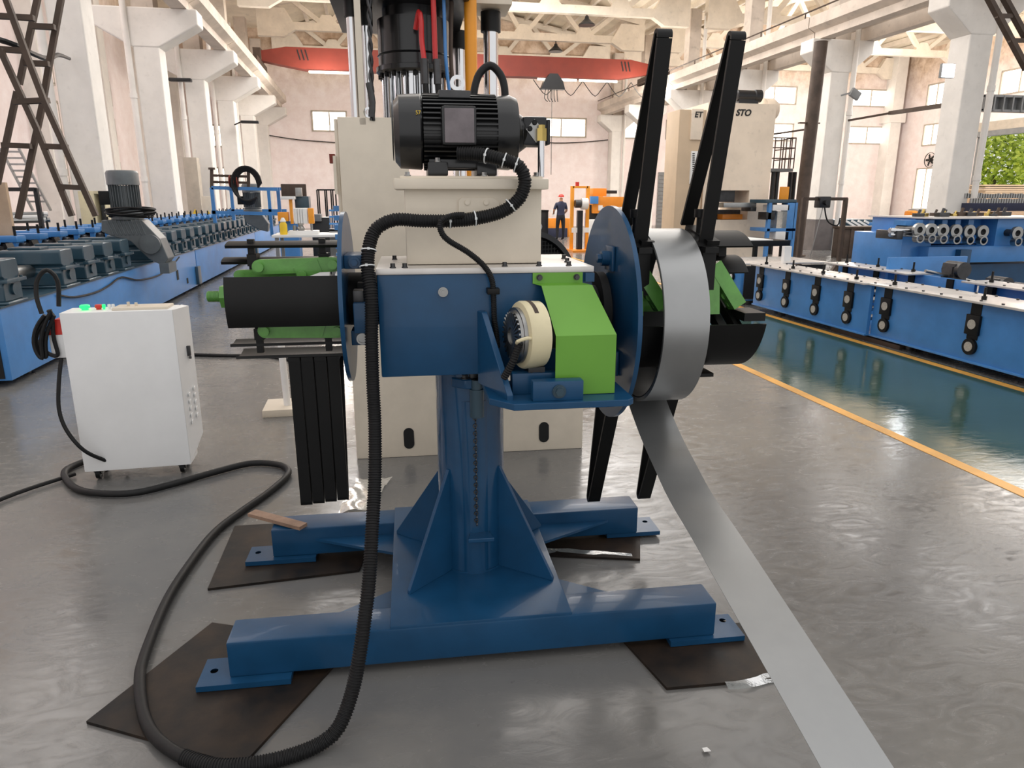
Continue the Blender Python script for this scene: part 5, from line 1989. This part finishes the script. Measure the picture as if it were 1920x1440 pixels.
# wrapped blue valve machine
vm = T('valve_stand', 'blue stand with cling-wrapped valves at the foot of the cage', 'machine', at(1465, 440, 17))
for args, mt, nm in (((1436, 374, 1494, 381, 17, .8), 'teal', 'top_rail'), ((1450, 384, 1480, 395, 17, .5), 'plastic', 'valve_body'), ((1478, 378, 1486, 450, 17, .3), 'bright', 'upright'), ((1436, 428, 1492, 434, 17, .8), 'bright', 'lower_rail'),
                     ((1455, 434, 1478, 450, 17, .4), 'plastic', 'pump_box'), ((1437, 398, 1452, 412, 17, .4), 'grille', 'valve_wheel'), ((1466, 350, 1478, 376, 17.4, .1), 'yellow', 'sign_plate'), ((1458, 396, 1474, 428, 17, .3), 'film', 'wrapped_valve')):
    boxpx(*args, b=.01).build(nm, mt, vm, world=True)
for u in (1440, 1488):
    x = at(u, 440, 17).x
    MB().box(x - .04, x + .04, 17, 17.1, 0, at(u, 380, 17).z).build('leg', 'bright', vm, world=True)
# grey roller shutter door in the far wall
r = T('door_2', None, None)
struct(r)
x0, x1 = at(1232, 400, 40.9).x, at(1258, 400, 40.9).x
for k in range(14):
    MB().box(x0, x1, YF - .06, YF - .02, k * .22, k * .22 + .2).build('shutter_slat', 'grey', r)
# tall brown pipe
pp = T('brown_pipe', 'thick brown steel pipe standing before the white column', 'pipe', atZ(1492, 480))
b_ = atZ(1492, 478)
tpz = 5.9
pt = at(1524, 128, b_.y)
MB().cyl((0, 0, 0), (.12, 0, 5.6), .17, n=24).build('pipe_shaft', 'pipe', pp)
MB().box(-.3, .3, -.06, .06, 3.55, 3.58).build('pipe_clamp', 'brown', pp)
MB().cyl((0, 0, 0), (0, 0, .03), .26, n=24).build('base_flange', 'pipe', pp)
# cable tray running to the columns
tag(MB().bar(at(1447, 252, 20), at(1530, 240, 20), .12, .05).bar(at(1590, 226, 20.2), at(1670, 212, 19.5), .12, .05).bar(at(1670, 212, 19.5), at(1780, 196, 16.4), .14, .10).build('cable_tray', 'brown'),
    'narrow brown cable tray strung between the columns', 'cable tray')
r = T('steel_walkway', 'grey channel beam with upright stiffeners beside the floodlit column', 'beam', at(1880, 190, 18))
p, q = at(1848, 178, 18), at(1990, 158, 18)
MB().box(p.x, q.x, 18, 18.2, p.z - .04, p.z + .02).box(p.x, q.x, 18, 18.2, p.z - .42, p.z - .36).box(p.x, q.x, 18.15, 18.2, p.z - .4, p.z).build('channel', 'grey', r, world=True)
for k in range(8):
    x = p.x + .3 * k
    MB().box(x, x + .04, 17.98, 18.2, p.z - .4, p.z).build('stiffener', 'grey', r, world=True)

# floodlight on the near right column
p = at(1777, 133, 15.0)
r = T('floodlight', 'brightly lit square floodlight on the nearest column beyond the roll former', 'lamp', p)
MB().box(-.18, .16, -.03, .05, -.15, .15, .01).build('lamp_housing', 'grey', r)
MB().box(-.165, .145, -.036, -.03, -.135, .135).build('lit_panel', 'flood', r)
MB().bar((.05, .05, 0), (.3, .3, -.05), .04, .04).build('lamp_arm', 'grey', r)
p = at(1605, 178, 19.9)
r = T('wall_floodlight', 'unlit floodlight head on the column behind the brown pipe', 'lamp', p)
MB().box(-.2, .12, -.05, .05, -.12, .12, .02).rot(Matrix.Rotation(.5, 4, 'Y')).build('lamp_head', 'grey', r)
MB().bar((-.2, 0, .05), (-.35, .2, .0), .04, .04).build('lamp_arm', 'grey', r)
# wall fan
p = atX(1747, 300, 32.1)
r = T('wall_fan', 'round cage fan mounted high on the wall beside the window', 'fan', p)
n_ = Vector((-1, 0, 0))
MB().ring((-.1, 0, 0), n_, .42, .40, .05, n=32).ring((-.1, 0, 0), n_, .2, .19, .02, n=24).build('fan_cage', 'dsteel', r)
for k in range(5):
    a = k * 2 * PI / 5
    e = Vector((0, math.cos(a), math.sin(a)))
    MB().bar(Vector((-.12, 0, 0)) + e * .04, Vector((-.12, 0, 0)) + e * .33, .12, .01, up=(1, 0, 0)).build('blade', 'black', r)
MB().bar((0.1, 0, 0), (-.1, 0, 0), .1, .1).build('fan_hub', 'black', r)
# goal-post stands
gp = T('goalpost_stand', 'dark goalpost-shaped steel stand with splayed feet beyond the roll former', 'stand', (atZ(1540, 493).x, atZ(1540, 493).y, 0))
yg = 13.2
for u in (1504, 1583):
    b1 = at(u, 488, yg)
    t1 = at(u + (3 if u < 1540 else 3), 372, yg)
    MB().bar((t1.x, yg, 0.0), (t1.x, yg, t1.z), .07, .07).build('post', 'brown', gp, world=True)
    for dx in (-.28, .28):
        MB().bar((t1.x, yg, .35), (t1.x + dx, yg - .1, .02), .05, .05).build('splayed_foot', 'brown', gp, world=True)
a, b = at(1505, 373, yg), at(1588, 373, yg)
MB().bar(a, b, .06, .06).build('crossbar', 'brown', gp, world=True)
c = at(1545, 380, yg - .05)
m = MB().box(c.x - .12, c.x + .12, yg - .1, yg + .1, c.z - .1, c.z + .12, .02).cyl((c.x, yg - .1, c.z), (c.x, yg - .18, c.z), .05, n=12)
m.build('trolley', 'grille', gp, world=True)
MB().tube([c, c + Vector((.12, 0, -.35)), c + Vector((.35, 0, -.45)), c + Vector((.4, 0, -.3))], .015, n=6, step=.05).build('hoist_cable', 'black', gp, world=True)
MB().cyl(c, (c.x - .15, yg, c.z - 1.1), .01, n=5).build('lifting_wire', 'steel', gp, world=True)
# blue-white drum by the column
p = atZ(1572, 470)
r = T('blue_drum', 'small blue drum on the floor at the foot of the white column', 'drum', (p.x, p.y - .6, 0))
MB().lathe((0, 0, 0), (0, 0, 1), [(0, .25), (.02, .28), (.3, .29), (.32, .3), (.6, .28), (.64, .22), (.66, .05)], 24).build('drum_body', 'bright', r)
# dark trough
tY = 17.5
r = T('dark_trough', 'long dark brown steel trough standing beyond the goalpost stand', 'trough', at(1620, 470, tY))
p, q = at(1586, 425, tY), at(1700, 428, tY)
MB().box(p.x, q.x, tY, tY + .5, 0, p.z - .06, .01).build('trough_body', 'pipe', r, world=True)
MB().box(p.x - .03, q.x + .03, tY - .04, tY + .54, p.z - .06, p.z, .01).build('trough_rim', 'brown', r, world=True)
for k in range(5):
    x = p.x + (q.x - p.x) * (k + .5) / 5
    MB().box(x - .03, x + .03, tY - .03, tY, .05, p.z - .06).build('rib', 'pipe', r, world=True)
# blue and orange panels machine on the trough line
bo = T('panel_machine', 'low blue machine with orange inset panels behind the dark trough', 'machine', at(1670, 430, 20))
for args, mt, nm in (((1560, 412, 1640, 428, 20.5, 1), 'teal', 'bed'), ((1645, 418, 1730, 440, 20, 1), 'bright', 'housing'), ((1652, 421, 1693, 427, 19.97, .03), 'orange', 'inset_panel'), ((1697, 421, 1714, 427, 19.97, .03), 'orange', 'inset_panel'),
                     ((1688, 407, 1735, 420, 20.6, 1), 'teal', 'upper_housing')):
    boxpx(*args, b=.005).build(nm, mt, bo, world=True)
for k in range(4):
    a, b = at(1585 + k * 12, 414, 20.4), at(1605 + k * 12, 426, 20.4)
    MB().bar(a, b, .06, .06).build('slide_rail', 'plastic', bo, world=True)
boxpx(1560, 426, 1735, 440, 20.6, .8, 0).build('plinth', 'grey', bo, world=True)
# bent hoops and sheet bundles behind
r = T('steel_hoops', 'pale bent steel hoops leaning together before the end wall', 'hoops', at(1635, 415, 27))
for (u, rr) in ((1640, .55), (1625, .45), (1608, .35)):
    c = at(u, 412, 27)
    MB().ring((c.x, 27, c.z), (0, 1, 0), rr, rr - .1, .5, n=20, a0=0, a1=PI, ref=(1, 0, 0)).build('hoop', 'topplate', r, world=True)
c = at(1620, 412, 27)
MB().box(c.x - 1.5, c.x + 2.2, 26.9, 28, 0, c.z, .01).build('hoop_trestle', 'ply', r, world=True)
crc = T('wrapped_bundle', 'orange and grey wrapped bundle near the window wall', 'bundle', at(1725, 405, 25))
boxpx(1712, 395, 1722, 410, 25, .5, b=.1).build('orange_sack', 'orange', crc, world=True)
boxpx(1720, 391, 1748, 410, 25.3, .6, b=.15).build('grey_sack', 'grey', crc, world=True)
boxpx(1705, 409, 1750, 414, 25, 1, 0).build('pallet_base', 'ply', crc, world=True)

# orange machines and yellow frame near the worker
gt_ = T('roll_stand_gantry', 'tall yellow upright frame holding a white roll, beside the worker', 'frame', (atZ(1088, 465).x, 21.5, 0))
yG = 21.5
zt2 = at(1088, 349, yG).z
xg0, xg1 = at(1073, 400, yG).x, at(1102, 400, yG).x
for x in (xg0, xg1):
    MB().box(x - .05, x + .05, yG, yG + .1, 0, zt2, .004).build('upright', 'yellow', gt_, world=True)
MB().box(xg0, xg1, yG, yG + .1, zt2 - .06, zt2, .004).build('top_bar', 'yellow', gt_, world=True)
z1 = at(1088, 382, yG).z
MB().cyl((xg0 + .05, yG - .1, z1), ((xg0 + xg1) / 2 - .02, yG - .1, z1), .12, n=20).build('dark_roll', 'dsteel', gt_, world=True)
MB().cyl(((xg0 + xg1) / 2, yG - .1, z1), (xg1 - .05, yG - .1, z1), .17, n=24).build('white_roll', 'plastic', gt_, world=True)
c = at(1083, 345, yG)
MB().box(c.x - .05, c.x + .05, yG, yG + .08, zt2, zt2 + .12).build('beacon', 'redp', gt_, world=True)
MB().box((xg0 + xg1) / 2 - .08, (xg0 + xg1) / 2 + .08, yG - .05, yG + .1, 0, z1 - .2).build('mast', 'grille', gt_, world=True)
MB().box(xg0 - .1, xg1 + .1, yG - .5, yG + .3, 0, .06).build('base_frame', 'orange', gt_, world=True)
boxpx(1072, 427, 1104, 436, yG - .02, .02).build('cross_plate', 'plastic', gt_, world=True)
om = T('orange_machine', 'orange boxed machine with motor on top behind the yellow frame', 'machine', at(1150, 430, 25))
for args, mt, nm in (((1130, 369, 1171, 388, 25, 1), 'orange', 'long_cover'), ((1112, 353, 1137, 368, 25.5, .6), 'orange', 'top_cover'), ((1113, 368, 1130, 400, 25, .5), 'orange', 'front_plate'), ((1138, 357, 1157, 363, 25.6, .3), 'grille', 'motor'),
                     ((1122, 385, 1130, 395, 24.98, .02), 'plastic', 'panel_screen'), ((1108, 368, 1122, 382, 24.9, .2), 'bright', 'cylinder'), ((1104, 384, 1120, 412, 25.2, .4), 'grille', 'gear_train')):
    boxpx(*args, b=.01).build(nm, mt, om, world=True)
boxpx(1110, 400, 1171, 445, 25.3, .9, 0, .01).build('cabinet_base', 'bright', om, world=True)
boxpx(1105, 412, 1125, 430, 24.4, .4, 0, .01).build('white_panel', 'plastic', om, world=True)
ob = T('orange_bench', 'low orange bench machine beside the worker', 'machine', at(1035, 430, 29))
for args, mt, nm in (((1025, 410, 1072, 429, 29.5, .8), 'orange', 'bench_body'), ((1035, 394, 1045, 406, 29.6, .4), 'galv', 'control_box'), ((1020, 428, 1064, 436, 29.4, .6), 'navy', 'skirting')):
    boxpx(*args, zmin=0 if nm != 'control_box' else None, b=.01).build(nm, mt, ob, world=True)
r = T('black_bin', 'black bin against the end wall beside the tank', 'bin', at(1020, 420, 28))
boxpx(1009, 397, 1028, 430, 28, .9, 0, .02).build('bin_body', 'grille', r, world=True)
boxpx(1008, 394, 1029, 397, 27.95, 1.0, None, .01).build('bin_lid', 'black', r, world=True)

# worker in navy shirt and red cap, seen from behind
wk = T('person', 'person in navy shirt, black trousers and red cap, seen from behind at a machine', 'person', (at(1051, 430, 27.5).x, 27.5, 0), .2)
me = bpy.data.meshes.new('body')
V = [(0, 0, .93), (0, .01, 1.12), (0, .01, 1.33), (0, 0, 1.45), (0, -.01, 1.52), (0, -.02, 1.62),  # pelvis, waist, chest, neck base, neck, head
     (.19, 0, 1.37), (.27, .03, 1.12), (.22, .2, .98), (-.19, 0, 1.37), (-.28, .04, 1.12), (-.20, .22, 1.0),
     (.1, 0, .86), (.11, -.02, .48), (.12, 0, .08), (.12, .13, .03), (-.1, 0, .86), (-.12, .05, .48), (-.14, 0, .08), (-.14, .13, .03),
     (.20, .27, .97), (-.18, .29, 1.0)]
Ed = [(0, 1), (1, 2), (2, 3), (3, 4), (4, 5), (2, 6), (6, 7), (7, 8), (2, 9), (9, 10), (10, 11), (0, 12), (12, 13), (13, 14), (14, 15), (0, 16), (16, 17), (17, 18), (18, 19), (8, 20), (11, 21)]
me.from_pydata(V, Ed, [])
wo = bpy.data.objects.new('body', me)
COL.objects.link(wo)
rad = [.15, .14, .165, .09, .055, .095, .07, .048, .032, .07, .048, .032, .10, .07, .045, .04, .10, .07, .045, .04, .028, .028]
sm = wo.modifiers.new('skin', 'SKIN')
for i, v in enumerate(me.skin_vertices[0].data):
    v.radius = (rad[i], rad[i] * (.72 if i in (0, 1, 2) else 1))
    v.use_root = (i == 0)
sb = wo.modifiers.new('sub', 'SUBSURF')
sb.levels = sb.render_levels = 2
dg = bpy.context.evaluated_depsgraph_get()
nm_ = bpy.data.meshes.new_from_object(wo.evaluated_get(dg))
bpy.data.objects.remove(wo)
for k in ('skin', 'navy', 'blackc'):
    nm_.materials.append(M[k])
for f in nm_.polygons:
    c = f.center
    f.use_smooth = True
    if c.z < .95:
        f.material_index = 2
    elif c.z < 1.47 and not (c.z < 1.17 and abs(c.x) > .17):
        f.material_index = 1
wo = bpy.data.objects.new('body', nm_)
COL.objects.link(wo)
wo.parent = wk
MB().lathe((0, -.02, 1.63), (0, 0, 1), [(0, .108), (.05, .108), (.09, .08), (.11, .03)], 20).box(-.07, .07, .06, .17, 1.635, 1.65, .005).build('cap', 'redp', wk)
for s in (1, -1):
    q = MB()
    bx, by, bz = (.20, .28, .965) if s > 0 else (-.18, .30, .995)
    for j in range(4):
        q.cyl((bx - .025 + j * .016, by, bz), (bx - .03 + j * .019, by + .055 + .008 * (j % 2), bz - .02), .008, .006, n=6)
    q.cyl((bx - s * .02, by - .02, bz), (bx - s * .05, by + .02, bz + .01), .009, .007, n=6)
    q.build('fingers', 'skin', wk)

# yard beyond the opening: trees
for i, (y, x, r_) in enumerate(((35.5, 39.5, 2.7), (41.6, 40.5, 3.2), (29.8, 38.8, 2.9))):
    t_ = T('tree', 'sunlit green tree outside the yard opening, %s' % ('seen in its middle', 'seen at its window-side edge', 'at its outer edge')[i], 'tree', (x, y, -.5), group='trees in the yard')
    MB().lathe((0, 0, 0), (0, 0, 1), [(0, .25), (2.5, .16), (4, .1)], 10).build('trunk', 'brown', t_)
    m = MB()
    rnd = random.Random(i)
    for k in range(5200):
        d = Vector((rnd.gauss(0, 1), rnd.gauss(0, 1), rnd.gauss(0, .9))).normalized() * r_ * (.45 + .55 * rnd.random())
        c = Vector((0, 0, 4.2)) + d
        a = Vector((rnd.random() - .5, rnd.random() - .5, rnd.random() - .5)).normalized() * .17
        b = a.orthogonal().normalized() * .12
        m.add([c - a, c + b, c + a, c - b], [[0, 1, 2, 3]])
    m.build('foliage', 'leaf', t_)['kind'] = 'stuff'

# thin wires sagging along the end wall and a tan board by the lattice
for i, (pts, lab) in enumerate((([(500, 253), (560, 262), (640, 268)], 'thin dark wire sagging across the end wall beside the beige press'),
                                ([(985, 262), (1040, 268), (1100, 266), (1140, 262)], 'thin dark wire sagging across the end wall below the white window'))):
    tag(MB().tube([at(u, v, 40.85) for u, v in pts], .025, n=5, step=.5).build('wall_wire', 'grille'), lab, 'wire')
tag(boxpx(-20, 342, 24, 430, 9.6, .06, 0).build('tan_board', 'carton'), 'tan board standing upright behind the gearbox line at the picture edge', 'board')
